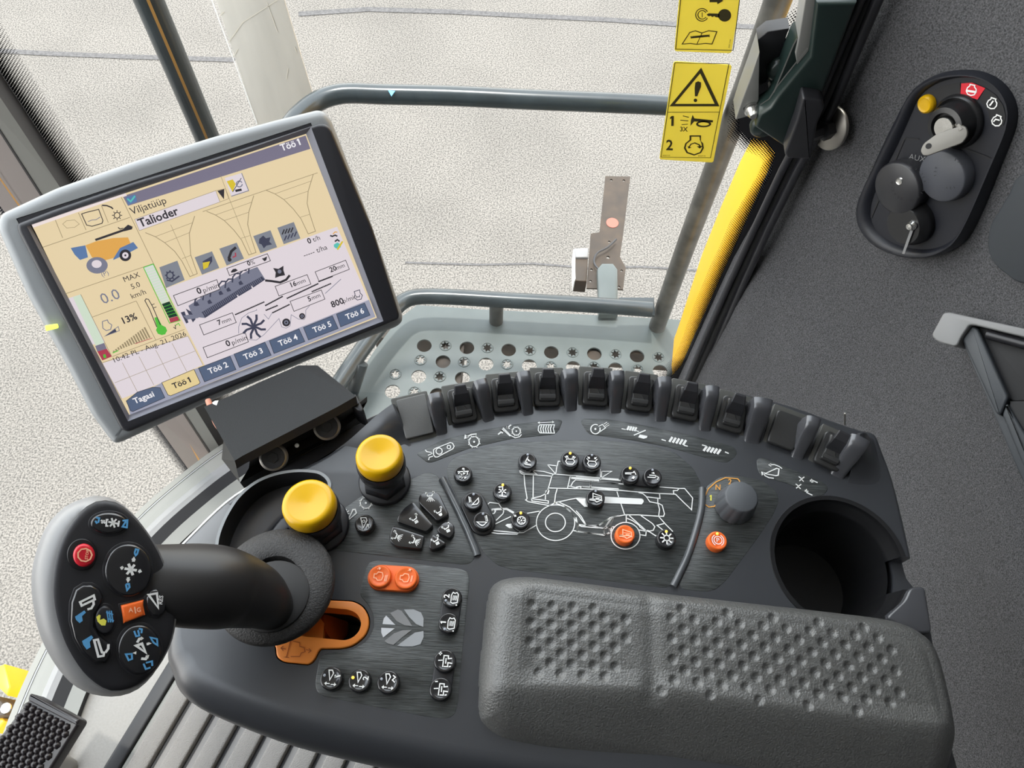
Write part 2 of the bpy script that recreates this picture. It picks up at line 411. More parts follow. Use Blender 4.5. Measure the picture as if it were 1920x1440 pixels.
# side window plane
YW = .60
PW = Pl((0, YW, 2.6), (0, -1, 0))
YP = .57
PP = Pl((0, YP, 2.6), (0, -1, 0))
edge = [(1625, -20), (1560, 120), (1500, 245), (1440, 360), (1385, 470), (1340, 580), (1296, 702), (1290, 720)]
m = MB().use('glass')
gx = [PW.xy(*q) for q in [(-60, -20), (470, 860)]]
ex0 = PW.at(1625, -60).x; zt = 3.72
# glass pane
P0 = [PP.at(0, 135), PP.at(400, 744)]
gl_l = PW.at(300, 560).x
m.poly([(-.66, YW, 2.03), (.40, YW, 2.03), (.40, YW, 3.74), (-.66, YW, 3.74)])
struct(m, 'window_1', 'clear side window beside the console')
# solid black border printed on the right of the pane with its lobe, then dots
lobe = [(1640, -60), (1520, 40), (1490, 74), (1452, 82), (1426, 106), (1404, 165), (1386, 222), (1386, 242), (1402, 258), (1438, 264), (1454, 286), (1446, 325),
        (1400, 417), (1358, 507), (1328, 580), (1303, 647), (1293, 669), (1269, 695)]
dots = [(1600, -60), (1470, 30), (1478, 66), (1440, 66), (1408, 98), (1384, 160), (1364, 225), (1364, 262), (1392, 282), (1420, 292), (1430, 304), (1422, 325),
        (1368, 417), (1328, 507), (1298, 580), (1274, 647), (1264, 669), (1240, 690)]
sealp = [(1700, -60), (1660, 40), (1640, 74), (1620, 82), (1600, 106), (1580, 165), (1560, 222), (1556, 242), (1548, 258), (1544, 264), (1530, 286), (1514, 320),
         (1478, 400), (1432, 500), (1392, 600), (1364, 664), (1352, 690), (1340, 706)]
lw = [PW.at(*q, .0015) for q in lobe]; sw = [PW.at(*q, .0015) for q in sealp]; dwp = [PW.at(*q, .0015) for q in dots]
lw.append(Vector((lw[-1].x - .05, lw[-1].y, 2.05))); sw.append(Vector((sw[-1].x, sw[-1].y, 2.05))); dwp.append(Vector((lw[-1].x - .02, lw[-1].y, 2.05)))
m = MB().use('seal'); n = len(lw); m.add(lw + sw, [[i, i + 1, i + 1 + n, i + n] for i in range(n - 1)])
fritb = struct(m, 'trim_2', 'black printed border of the side window')
def frit_obj(A, B, name, label):
    me = bpy.data.meshes.new(name); n = len(A)
    me.from_pydata([tuple(v) for v in A + B], [], [[i, i + 1, i + 1 + n, i + n] for i in range(n - 1)])
    uv = me.uv_layers.new(name='UVMap')
    for lp in me.loops: uv.data[lp.index].uv = (0 if lp.vertex_index < n else 1, .5)
    me.materials.append(MT['frit']); o = bpy.data.objects.new(name, me); COL.objects.link(o); o['kind'] = 'structure'; o['label'] = label; return o
frit_obj(lw, dwp, 'trim_3', 'dotted ceramic fade along the right border of the side window')
# rubber seal beside the border
m = MB().use('seal')
def seal_line(px, dy, r, key, z_end=2.05):
    m.use(key); P = [PP.at(*q, dy) for q in px]; P.append(Vector((P[-1].x, P[-1].y, z_end))); m.tube(P, r, 8)
seal_line([(1655, -60), (1600, 70), (1540, 200), (1480, 318), (1428, 425), (1380, 530), (1337, 630), (1304, 706)], .004, .009, 'seal')
seal_line([(1670, -60), (1615, 70), (1560, 200), (1495, 318), (1442, 425), (1394, 530), (1351, 630), (1318, 706)], .012, .005, 'sealr')
seal_line([(1640, -60), (1588, 60), (1530, 200), (1466, 320), (1414, 430), (1366, 535), (1323, 630), (1291, 706)], .012, .004, 'sealr')
struct(m, 'trim_4', 'black rubber seal between side window and felt wall')

# front pillar
e_ = [(-60, 44), (138, 345), (500, 896), (560, 987)]
d_ = [(-60, 92), (112, 350), (452, 905), (500, 990)]
c_l = [(-60, 152), (75, 362), (437, 915), (486, 990)]
a_l = [(-60, 300), (10, 400), (402, 948), (440, 1002)]
f_ = [(-60, -40), (0, 90), (152, 330), (510, 882), (572, 975)]
def q4(mb, A, B, la, lb, pl=PP):
    P = [pl.at(*q, la) for q in A]; Q = [pl.at(*q, lb) for q in B]; n = len(P)
    mb.add(P + Q, [[i, i + 1, i + 1 + n, i + n] for i in range(n - 1)])
m = MB()
m.use('trimbrown'); q4(m, a_l, c_l, -.02, .03)
m.use('trimgrey'); q4(m, c_l, d_, .03, .026)
m.use('seal'); q4(m, d_, e_, .026, -.028)
m.use('seal'); q4(m, [(x - 3, y) for x, y in c_l], [(x + 1, y) for x, y in c_l], .0305, .0305)
m.use('ochre'); q4(m, [(-60, 252), (30, 380), (338, 800), (412, 940), (430, 970)], [(-60, 248), (33, 379), (341, 799), (415, 939), (433, 969)], .008, .008)
m.use('seal'); q4(m, [(x, y) for x, y in a_l], [(x + 1, y) for x, y in a_l], -.02, -.08)
struct(m, 'trim_5', 'dark brown and grey front pillar between windscreen and side window')
fa = [PW.at(*q, .0015) for q in [(-60, 44), (0, 135), (138, 345), (500, 896), (560, 987)]]; fb = [PW.at(*q, .0015) for q in [(-25, 0), (30, 92), (172, 320), (530, 866), (592, 956)]]
frit_obj(fa, fb, 'trim_6', 'dotted ceramic fade beside the front pillar')
m = MB().use('sealr'); q4(m, [(x, y) for x, y in a_l], [(x - 5, y + 2) for x, y in a_l], -.02, -.03)
fa = [PP.at(*q, -.02) for q in a_l]; fb = [PP.at(x - 14, y + 8, -.03) for x, y in a_l]
frit_obj(fa, fb, 'trim_7', 'dotted ceramic fade at the windscreen side of the pillar')

# windscreen: curved pane standing on the sill
P = catmull([Vector((x, y)) for x, y in sp_], 4, False)[6:]
P = [Vector((p.x - .004, p.y + .06 if False else p.y)) for p in P]
off = []
for i, p in enumerate(P):
    d = (P[min(i + 1, len(P) - 1)] - P[max(i - 1, 0)]).normalized(); off.append(p + Vector((d.y, -d.x)) * .035)
m = MB().use('glass'); n = len(off)
m.add([(p.x, p.y, FZ + .02) for p in off] + [(p.x - .05, p.y, 3.72) for p in off], [[i, i + 1, i + 1 + n, i + n] for i in range(n - 1)], True)
struct(m, 'window_2', 'curved windscreen in front of the floor')
# felt wall: rounded in plan, its lower half swells inwards under the crease
prof = [(.262, .615), (.268, .59), (.285, .56), (.315, .525), (.35, .475), (.38, .425), (.405, .36), (.425, .26), (.432, .12), (.435, -.1), (.435, -.5), (.435, -.9)]
ppx = catmull([Vector(p) for p in prof], 5, False)
zs = [FZ, 2.2, 2.35, 2.45, 2.52, 2.56, 2.59, 2.61, 2.63, 2.65, 2.67, 2.69, 2.71, 2.74, 2.8, 3.0, 3.3, 3.74]
rings = []
for z in zs:
    r_ = []
    for i, p in enumerate(ppx):
        d = (ppx[min(i + 1, len(ppx) - 1)] - ppx[max(i - 1, 0)]).normalized(); n_ = Vector((d.y, -d.x))
        if n_.x > 0: n_ = -n_
        crease = 2.66 - .05 * min(1, max(0, i / 30)); k = min(1, max(0, (crease - z) / .12)); k = k * k * (3 - 2 * k)
        q = p + n_ * (.020 * k * min(1, i / 12)); r_.append((q.x, q.y, z))
    rings.append(r_)
m = MB().use('fabric'); m.loft(rings, close=False)
# thickness behind
struct(m, 'wall_right', 'dark grey felt-covered rear side wall')
m = MB().use('ceiling'); m.slab(Pl((0, 0, 3.74), (0, 0, 1)), [(-.62, -1.0), (.5, -1.0), (.5, .66), (-.62, .66)], 0, .06)
struct(m, 'ceiling')
m = MB().use('matte'); PLW = Pl((0, -.92, 2.6), (0, 1, 0))
for u0, u1, v0, v1 in [(-.66, .5, -1.14, .64)]: m.slab(PLW, [(u0, v0), (u1, v0), (u1, v1), (u0, v1)], 0, .03)
struct(m, 'left_light_blocker', 'dark panel added on the left of the cab to block light')  # unseen closed side, added to keep light off the armrest front
m = MB().use('matte'); m.slab(PF, [(-.66, -.95), (-.62, -.95), (-.62, -.25), (-.66, -.25)], 0, 1.75)
struct(m, 'front_light_blocker', 'dark panel added out of view at the cab front to block light')  # added blocker where the windscreen would run on; darkens the armrest front
m = MB().use('seal'); m.slab(PF, [(-.35, .545), (.30, .545), (.30, .60), (-.35, .60)], -.05, .03)
struct(m, 'trim_8', 'black sill under the side window')

# ================================================================== OUTSIDE
# platform with punched holes
HP = 1.30; PZ = CAMZ - HP; PPl = Pl((0, 0, PZ), (0, 0, 1))
t_pl = thing('access_platform', 'grey-green sheet-metal step platform with round and star holes outside the window', 'platform', PPl.at(1000, 640))
outl = [PPl.xy(*q) for q in [(782, 572), (900, 580), (1100, 590), (1320, 602), (1420, 604)]] + [(.60, .64), (.60, .612), (-.30, .612)]
outl += [PPl.xy(*q) for q in [(640, 760), (700, 660), (745, 600)]]
m = MB().use('platform'); m.slab(PPl, outl, -.004, 0, 0)
sheet = m.build('sheet', t_pl)
cut_m = MB().use('seal'); hc = crop(560, 500, 4)
rowA = [(942, 592, 1), (1100, 592, 0), (1262, 608, 1), (1415, 608, 0), (1575, 624, 1), (1733, 627, 0), (1895, 642, 1)]
rowB = [(914, 700, 0), (1083, 712, 1), (1240, 714, 0), (1405, 730, 1), (1562, 732, 0), (1730, 742, 1), (1890, 748, 0)]
rowC = [(725, 806, 0), (900, 824, 1), (1058, 824, 0), (1228, 836, 1)]
rowD = [(704, 936, 1), (868, 940, 0), (1040, 960, 1)]
holes = [(*hc([(x, y)])[0], k) for x, y, k in rowA + rowB + rowC + rowD]
hd = crop(1000, 300, 3.6)
holes += [(*hd([(x, y)])[0], k) for x, y, k in [(265, 1298, 0), (412, 1308, 1), (555, 1310, 0), (700, 1323, 1), (845, 1330, 0), (410, 1395, 0), (555, 1410, 1), (705, 1415, 0), (856, 1425, 1), (270, 1400, 1), (990, 1345, 1), (1000, 1440, 0)]]
for x, y, k in holes:
    u, v = PPl.xy(x, y)
    if k: pts = circ(u, v, .0145, n=22)
    else:
        pts = []
        for j in range(14):
            a = 2 * math.pi * j / 14; r_ = .0105 if j % 2 == 0 else .0058
            pts.append((u + r_ * math.cos(a), v + r_ * math.sin(a)))
    cut_m.slab(PPl, pts, -.02, .02)
cutter = cut_m.build('cutter'); cut(sheet, cutter)
for x, y, k in holes:
    if k: continue
    u, v = PPl.xy(x, y); m = MB().use('platform')
    m.lathe(PPl.w(u, v, 0), (0, 0, 1), [(.0125, 0), (.0115, .0016), (.0106, .0016), (.0098, 0)], 16, cap1=False); m.build('hole_collar', t_pl)
    if len([c for c in t_pl.children if c.name.startswith('hole_collar')]) > 40: break
m = MB().use('rust'); m.box(PPl, -.16, -.10, .63, .86, -.06, -.01); m.box(PPl, -.28, .5, .80, .84, -.07, -.01); m.box(PPl, .14, .19, .63, .86, -.06, -.01); m.build('support_bar', t_pl)

# handrail
t_hr = thing('handrail', 'dark tubular safety railing with upper and lower rail around the platform', 'handrail', PPl.at(1232, 612))
RU = lvl(.745); RL = lvl(1.226)
up = [(1352, 204), (1200, 195), (1000, 187), (850, 180), (720, 177), (655, 175), (620, 180), (592, 192), (568, 210), (545, 235), (500, 300), (440, 390)]
lo = [(1222, 580), (1100, 571), (950, 563), (850, 557), (790, 556), (760, 563), (735, 585), (690, 640), (645, 705), (610, 760)]
post = [(1216, 640), (1232, 612), (1290, 450), (1350, 290), (1400, 160), (1455, 10), (1500, -110)]
YR = PPl.at(1232, 612).y; PR = Pl((0, YR, 2), (0, -1, 0))
pts = [PR.at(*q) for q in post[1:]]; pts = [Vector((pts[0].x - .0, YR, PZ - .02))] + pts
m = MB().use('railworn'); m.tube(pts, .0165, 18); m.build('post', t_hr)
yu = RU.at(1352, 204)
m = MB().use('rail'); m.tube(catmull([RU.at(*q) for q in up], 4, False), .0135, 18); m.build('upper_rail', t_hr)
m = MB().use('rail'); m.tube(catmull([RL.at(*q) for q in lo], 4, False), .0155, 18); m.build('lower_rail', t_hr)
m = MB().use('rail'); a = RL.at(1165, 576); b_ = Vector((RL.at(1225, 580).x, YR, RL.O.z)); m.slab(Pl(((a + b_) / 2), (0, 0, 1)), [(-.035, -.016), (.033, -.021), (.033, .021), (-.035, .016)], -.003, .003, .001); m.build('flattened_end', t_hr)
m = MB().use('railworn'); a = RL.at(931, 562); m.tube([a, Vector((a.x, a.y, PZ - .03))], .014, 14); m.build('rail_stub', t_hr)
m = MB().use('rail'); a = RL.at(640, 715); m.tube([a + Vector((.03, .04, 0)), a + Vector((.01, 0, -.05)), Vector((a.x, a.y, PZ - .2))], .013, 14); m.build('rail_leg', t_hr)
m = MB().use('blue'); m.slab(RU, [RU.xy(728, 170, .0135), RU.xy(741, 171, .0135), RU.xy(734, 181, .0135)], .0133, .0142); m.build('blue_tag', t_hr, 'small blue paint mark')

# slim pole and tall beige panel outside
t_po = thing('mirror_pole', 'thick grey outside pole with an orange reflection painted as a strip, upper left', 'pole', Pl((0, .80, 2), (0, -1, 0)).at(385, 250))
PQ = Pl((0, .80, 2), (0, -1, 0)); ax = [PQ.at(385, 250), PQ.at(275, -10), PQ.at(245, -80)]
dd = (ax[1] - ax[0]).normalized()
m = MB().use('railworn'); m.tube([ax[0] - dd * .5, ax[0] - dd * .013], .0185, 20); m.build('lower_sleeve', t_po)
m = MB().use('rail'); m.tube([ax[0] - dd * .013, ax[0] + dd * .05, ax[2]], .017, 20); m.build('tube', t_po)
m = MB().use('ochre'); m.ribbon([v + Vector((.009, -.0175, 0)) for v in [ax[0] - dd * .3, ax[2]]], .004, (0, -1, 0)); m.build('painted_reflection', t_po, 'thin ochre strip standing for a reflection')  # ochre ribbon paints the orange reflection along the pole
t_bp = thing('side_panel', 'tall scratched beige metal panel outside behind the railing', 'panel', Pl((0, 1.02, 2), (0, -1, 0)).at(500, 240))
PB = Pl((0, 1.02, 2), (0, -1, 0)); px = [(385, -60), (480, 228), (560, 470), (668, 420), (585, 172), (510, -75)]
m = MB().use('beige'); m.slabpx(PB, px, -.003, .0, .0005); m.use('white')
for s_ in [[(397, 0), (482, 232)]]: m.ribbon([PB.at(*q, .001) for q in s_], .002, PB.N)
MT['scratch'] = mat('scratch', (.62, .58, .5), .6); m.use('scratch')
for s_ in [[(520, 0), (455, 42), (428, 80)], [(500, 4), (520, 60)], [(420, 22), (412, 30)], [(446, 92), (436, 110)], [(540, 128), (537, 148)], [(552, 88), (556, 98)]]: m.ribbon([PB.at(*q, .0008) for q in s_], .0012, PB.N)
m.build('sheet', t_bp)

# lamp bracket beyond the railing
t_lb = thing('lamp_bracket', 'brown steel bracket plate with a small lamp, beyond the lower rail', 'bracket', lvl(1.31).at(1140, 560))
LB = lvl(1.30); cc = crop(1000, 300, 3.6)
plate = cc([(487, 108), (655, 112), (608, 490), (585, 655), (624, 725), (606, 873), (360, 864), (388, 497), (447, 487)])
m = MB().use('rust'); m.slabpx(LB, plate, -.004, 0); pl_ = m.build('plate', t_lb)
c2 = MB().use('rust')
for x, y, r_ in [(526, 135, .0032), (611, 138, .0032), (512, 552, .003), (596, 747, .003), (578, 857, .003), (386, 818, .003), (392, 740, .003), (504, 657, .004)]:
    u, v = LB.xy(*cc([(x, y)])[0]); c2.slab(LB, circ(u, v, r_, n=10), -.02, .02)
cut(pl_, c2.build('cutter'))
m = MB().use('coral'); u, v = LB.xy(*cc([(533, 425)])[0]); m.slab(LB, circ(u, v, .0135, n=24), 0, .001); m.build('round_sticker', t_lb, 'round coral sticker')
m = MB().use('silverp'); m.slabpx(LB, cc([(272, 618), (368, 614), (366, 680), (280, 680)]), -.03, .012, .003); m.use('rust'); m.slabpx(LB, cc([(280, 680), (366, 680), (358, 836), (278, 830)]), -.03, .008, .003); m.use('white'); m.slabpx(LB, cc([(268, 618), (284, 618), (280, 830), (272, 830)]), -.03, .010, .003); m.build('lamp', t_lb)
m = MB().use('platform'); m.slabpx(LB, cc([(425, 770), (455, 735), (530, 735), (560, 775), (562, 1075), (435, 1075)]), .004, .02, .004); m.build('arm', t_lb)
m = MB().use('satin'); m.tube([LB.at(*q, .012) for q in catmull([Vector(v) for v in cc([(560, 535), (500, 590), (430, 630), (410, 690), (445, 740), (500, 770), (515, 830), (470, 830), (455, 790)])], 4, False)], .0022, 8); m.build('cable', t_lb)

# yellow body pillar right behind the pane
t_yp = thing('yellow_body_pillar', 'narrow yellow painted machine pillar behind the window border', 'pillar', Pl((0, .66, 2), (0, -1, 0)).at(1270, 690))
PY = Pl((0, .655, 2), (0, -1, 0))
L_ = [(1440, 285), (1414, 340), (1396, 372), (1358, 455), (1322, 539), (1300, 600), (1280, 658), (1267, 692), (1262, 740)]
R_ = [(1530, 285), (1500, 340), (1480, 372), (1440, 455), (1405, 539), (1380, 600), (1360, 658), (1345, 692), (1340, 740)]
m = MB().use('machine'); n = len(L_); rr = []
for (a, b_) in zip(L_, R_):
    A = PY.at(*a); B = PY.at(*b_); mid = (A + B) / 2; w_ = (B - A)
    rr.append([A + Vector((0, .06, 0)), A + Vector((.002, .01, 0)), A + w_ * .12 - Vector((0, .004, 0)), A + w_ * .4 - Vector((0, .012, 0)), B, B + Vector((0, .06, 0))])
m.loft(rr, close=True, cap0=True, cap1=True); m.build('painted_cover', t_yp)
m = MB().use('machine'); m.slab(Pl((0, 0, 2.4), (0, 0, 1)), [(.62, .66), (.70, .66), (.70, 1.5), (.62, 1.5)], 0, 1.2, .02); m.build('side_cover', t_yp)

# yellow feeder parts low outside front left
HYL = lvl(2.1); t_yf = thing('yellow_feeder_frame', 'yellow painted machine frame with bracket outside, lower left corner', 'machine frame', HYL.at(50, 1340))
k6 = crop(0, 1200, 6)
m = MB().use('machine')
for pts, h0, h1 in [([(120, 415), (540, 455), (460, 610), (600, 700), (300, 900), (100, 800)], -.3, -.05), ([(0, 340), (120, 290), (190, 540), (150, 640), (20, 520), (-60, 420)], -.3, .03), ([(540, 455), (590, 690), (460, 620)], -.3, -.02), ([(-40, 820), (40, 820), (100, 920), (0, 1050), (-60, 1000)], -.3, .02), ([(550, 520), (660, 580), (640, 680), (600, 700)], -.3, -.10)]:
    m.slabpx(HYL, k6(pts), h0, h1, .004)
m.build('body', t_yf)
m = MB().use('rust'); m.slabpx(HYL, k6([(60, 650), (150, 740), (170, 860), (20, 900), (-40, 860)]), -.05, .045, .003); m.build('bracket', t_yf)
m = MB().use('metal'); u, v = HYL.xy(*k6([(62, 765)])[0], .05); m.slab(HYL, circ(u, v, .012, n=16), .045, .05); m.build('bolt', t_yf)

# ================================================================== STICKERS ON THE PANE
def sticker(name, label, quad, border, draw):
    t_ = thing(name, label, 'sticker', PW.at(*quad[3], .0016), 'yellow warning stickers on the side window')
    m = MB().use('sticker'); m.slab(PW, rnd([PW.xy(*q) for q in quad], .003), .0016, .0022); m.build('label_sheet', t_)
    m = MB().use('ink'); N = PW.N; lf = .0026
    def L(pts, w=.0010, closed=False): m.ribbon([PW.at(*q, lf) for q in pts], w, N, closed)
    def Fl(pts): m.poly([PW.at(*q, lf) for q in pts])
    L(border, .0007, True); draw(m, L, Fl, lambda x, y: PW.at(x, y, lf)); m.build('printed_symbols', t_)
ck = crop(1200, 0, 4.235)
TX = lambda mm, fn, txt, x, y, size, ang=0, bold=False, al=0, sxy=1: mm.text(lambda a, b_: fn(a, 2 * y - b_), txt, x, y, size, ang, bold, al, sxy)
def d1(m, L, Fl, fn):
    L(ck([(222, 892), (630, 890)]), .0007)
    L(ck([(482, 560), (612, 835), (255, 835)]), .0030, True)
    Fl(ck([(440, 655), (462, 645), (485, 655), (484, 690), (455, 765), (436, 765), (434, 700)])); Fl(ck(circ(440, 797, 14, n=14)))
    TX(m, fn, '1', *ck([(236, 1000)])[0], 27, -2, True); TX(m, fn, '3X', *ck([(318, 1042)])[0], 12, -2, True); TX(m, fn, '2', *ck([(206, 1190)])[0], 27, -2, True)
    for a in [[(340, 920), (388, 932)], [(320, 955), (384, 960)], [(330, 990), (380, 986)]]: L(ck(a), .0009)
    Fl(ck([(418, 912), (432, 940), (580, 955), (578, 972), (430, 965), (400, 1000), (404, 955)])); L(ck(circ(505, 985, 52, 20, n=20)), .0020, True)
    L(ck([(480, 1115), (478, 1080), (400, 1080), (400, 1112), (365, 1140), (355, 1175), (375, 1212), (430, 1230), (480, 1212), (500, 1175), (495, 1140), (478, 1112)]), .0017, True)
    L(ck([(388, 1170), (405, 1145), (435, 1135), (470, 1150), (480, 1165)]), .0014); Fl(ck([(450, 1162), (500, 1158), (475, 1180)])); Fl(ck([(378, 1160), (410, 1172), (385, 1180)]))
    TX(m, fn, '84057141', *ck([(180, 1240)])[0], 3.6); TX(m, fn, '84057141', *ck([(462, 1244)])[0], 3.6)
sticker('warning_sticker', 'yellow warning sticker with exclamation triangle, horn and engine symbols on the glass', [(1263, 112), (1372, 119), (1337, 302), (1236, 296)],
        ck([(277, 498), (706, 508), (560, 1253), (166, 1248)]), d1)
def d2(m, L, Fl, fn):
    Fl(ck([(552, -10), (610, -10), (610, -25), (662, 6), (615, 34), (612, 18), (552, 18)]))
    L(ck(circ(492, 118, 50, n=24, a0=30, a1=330)), .0008); L(ck(circ(494, 118, 34, n=20, a0=30, a1=330)), .0008); L(ck([(493, 98), (494, 138)]), .0006)
    Fl(ck(circ(672, 122, 52, 50, n=24))); Fl(ck([(528, 116), (545, 106), (630, 108), (630, 140), (600, 136), (590, 128), (575, 136), (560, 126), (545, 130)]))
    L(ck([(335, 350), (395, 258), (440, 245), (492, 262), (545, 244), (610, 252), (572, 350), (520, 345), (452, 352), (400, 345)]), .0009, True); L(ck([(492, 262), (452, 350)]), .0007)
    L(ck([(415, 296), (540, 284)]), .0022); L(ck([(402, 290), (414, 297), (404, 304)]), .0012); L(ck([(552, 276), (541, 285), (553, 292)]), .0012)
    TX(m, fn, '84311344', *ck([(712, 380)])[0], 4, 80)
sticker('instruction_sticker', 'yellow sticker with key and open manual symbols, at the top edge of the view', [(1279, -70), (1398, -70), (1371, 97), (1264, 93)],
        ck([(352, -290), (828, -290), (740, 400), (283, 390)]), d2)
m = MB().use('sticker')
# pale spot of the key head
# ================================================================== LATCH ON THE WINDOW
PL_ = Pl((0, .555, 2.6), (0, -1, 0))
t_la = thing('window_latch', 'dark green-black folded metal window latch arm, upper right', 'latch', PL_.at(1470, 250))
cl = crop(1340, 0, 4.8)
m = MB().use('mirror'); m.slabpx(PL_, cl([(900, -60), (1260, -60), (1000, 640), (900, 900), (850, 1160), (840, 1250), (620, 1245), (355, 1065), (400, 950), (490, 890), (560, 780), (840, 430)]), -.012, .012, .003); m.build('arm', t_la)
m = MB().use('latchgrey'); m.slabpx(PL_, cl([(815, -60), (905, -60), (900, 100), (845, 430), (738, 556), (720, 460), (750, 320)]), -.018, .004, .001); m.build('arm_flange', t_la)
m = MB().use('mirror'); m.slabpx(PL_, cl([(745, 330), (710, 380), (530, 840), (500, 890), (560, 780), (735, 560)]), -.02, .001, .0005); m.build('web', t_la)
m = MB().use('latchgrey'); m.ribbon([PL_.at(*q, .0125) for q in cl([(838, 430), (560, 780), (490, 890), (408, 945)])], .0012, PL_.N); m.ribbon([PL_.at(*q, .002) for q in cl([(745, 345), (710, 400), (530, 835)])], .0012, PL_.N); m.build('bright_edge', t_la)
m = MB().use('latchgrey'); m.slabpx(PL_, cl([(408, 500), (402, 930), (350, 1065), (192, 1108), (250, 930), (330, 720)]), -.03, -.004, .001); m.build('hinge_plate', t_la, 'light grey hinge plate')
m = MB().use('seal'); m.slabpx(PL_, cl([(410, 500), (500, 430), (700, 400), (560, 760), (490, 880), (405, 930)]), -.034, -.02, .001); m.build('backing_plate', t_la)
m = MB().use('satin'); m.slabpx(PL_, cl([(705, 900), (760, 690), (930, 720), (955, 770), (890, 930), (850, 1150), (840, 1250), (620, 1245), (600, 1200)]), .008, .026, .0025, r=.003); m.build('handle_block', t_la)
m = MB().use('metal'); o_ = PL_.at(*cl([(340, 975)])[0], -.004); m.lathe(o_, PL_.N, [(.0075, 0), (.0075, .003), (.0055, .004), (.004, .009), (.003, .011), (0, .011)], 20); m.build('bolt', t_la)
m = MB().use('seal'); u, v = PL_.xy(*cl([(282, 975)])[0], -.004); m.slab(PL_, circ(u, v, .0024, n=14), -.004, -.0035); m.build('bolt_hole', t_la)
m = MB().use('mirror'); o_ = PL_.at(*cl([(590, 610)])[0], -.02); m.lathe(o_, PL_.N, [(.012, 0), (.012, .004), (.009, .007), (.003, .009), (.002, .013), (0, .013)], 22); m.build('rubber_buffer', t_la)
m = MB().use('mirror'); o_ = PL_.at(*cl([(430, 1110)])[0], -.026); m.lathe(o_, PL_.N, [(.012, 0), (.012, .006), (.009, .009), (0, .010)], 22); m.build('rubber_buffer', t_la)
# stud washer against the felt
oD = PL_.at(1550, 243, .002); nD = Vector((-.80, -.52, .1)).normalized()
m = MB().use('dullmetal'); m.lathe(oD, nD, [(.0185, -.006), (.0185, -.004), (.0175, -.003), (0, -.003)], 30, cap0=True, sx_=1.15, U=(0, 0, 1)); m.build('washer', t_la)
m = MB().use('satin'); m.lathe(oD, nD, [(.009, -.003), (.009, .006), (.006, .008), (.006, .028), (0, .028)], 6); m.build('nut', t_la)
# ================================================================== CONTROL CONSOLE
t_c = thing('control_console', 'dark grey armrest control console with button panels, rocker switches and cup holder', 'control console', (.08, .14, CT - .09))
def oxy(px, z): p = Pl((0, 0, CT + z), (0, 0, 1)).at(*px); return (p.x, p.y)
low = [(328, 1238), (334, 1270), (345, 1300), (380, 1330), (450, 1362), (560, 1402), (680, 1432), (800, 1458), (900, 1478), (1200, 1520), (1600, 1545), (1760, 1530)]
rgt = [(1782, 1400), (1762, 1290), (1742, 1190), (1729, 1105), (1712, 1078), (1703, 1045), (1690, 985), (1670, 905), (1650, 850), (1636, 818)]
top = [(1612, 806), (1570, 792), (1480, 760), (1370, 732), (1290, 714), (1195, 700), (1110, 696), (1020, 700), (932, 714), (838, 745), (790, 757), (745, 764), (700, 790), (655, 822), (615, 852), (560, 880), (500, 905), (450, 942), (418, 990), (390, 1050), (350, 1115), (315, 1170)]
outl = [oxy(p, -.030) for p in low] + [oxy(p, -.006) for p in rgt] + [oxy(p, -.002) for p in top]
outl = [tuple(v) for v in catmull([Vector(p) for p in outl], 3)]
m = MB().use('shell')
p_ = ccw(outl); rings = [[PC.w(*q, -.095) for q in inset(p_, .003)], [PC.w(*q, -.05) for q in inset(p_, .001)], [PC.w(*q, -.034) for q in p_]]
# rounded upper edge: broad roll along the front (lower) side, tight elsewhere
wgt = []
for q in p_:
    f_ = 1.0 if q[1] < .06 + .0 else max(0.0, 1 - (q[1] - .06) / .05)
    wgt.append(.0040 + .0175 * f_ * (1 if q[0] < .26 else max(0, 1 - (q[0] - .26) / .04)))
for j in range(9):
    a = j / 8 * math.pi / 2; r_ = []
    off_ = [(inset(p_, 1e-3)[i][0] - p_[i][0], inset(p_, 1e-3)[i][1] - p_[i][1]) for i in range(len(p_))] if j == 0 else off_
    for i, q in enumerate(p_):
        b_ = wgt[i]; k = b_ * (1 - math.cos(a)) * 1e3; r_.append(PC.w(q[0] + off_[i][0] * k, q[1] + off_[i][1] * k, -b_ * 1.25 + b_ * 1.25 * math.sin(a) if b_ > .0 else 0))
    rings.append(r_)
m.loft(rings, cap0=True, cap1=True)
body = fixn(m.build('body', t_c))
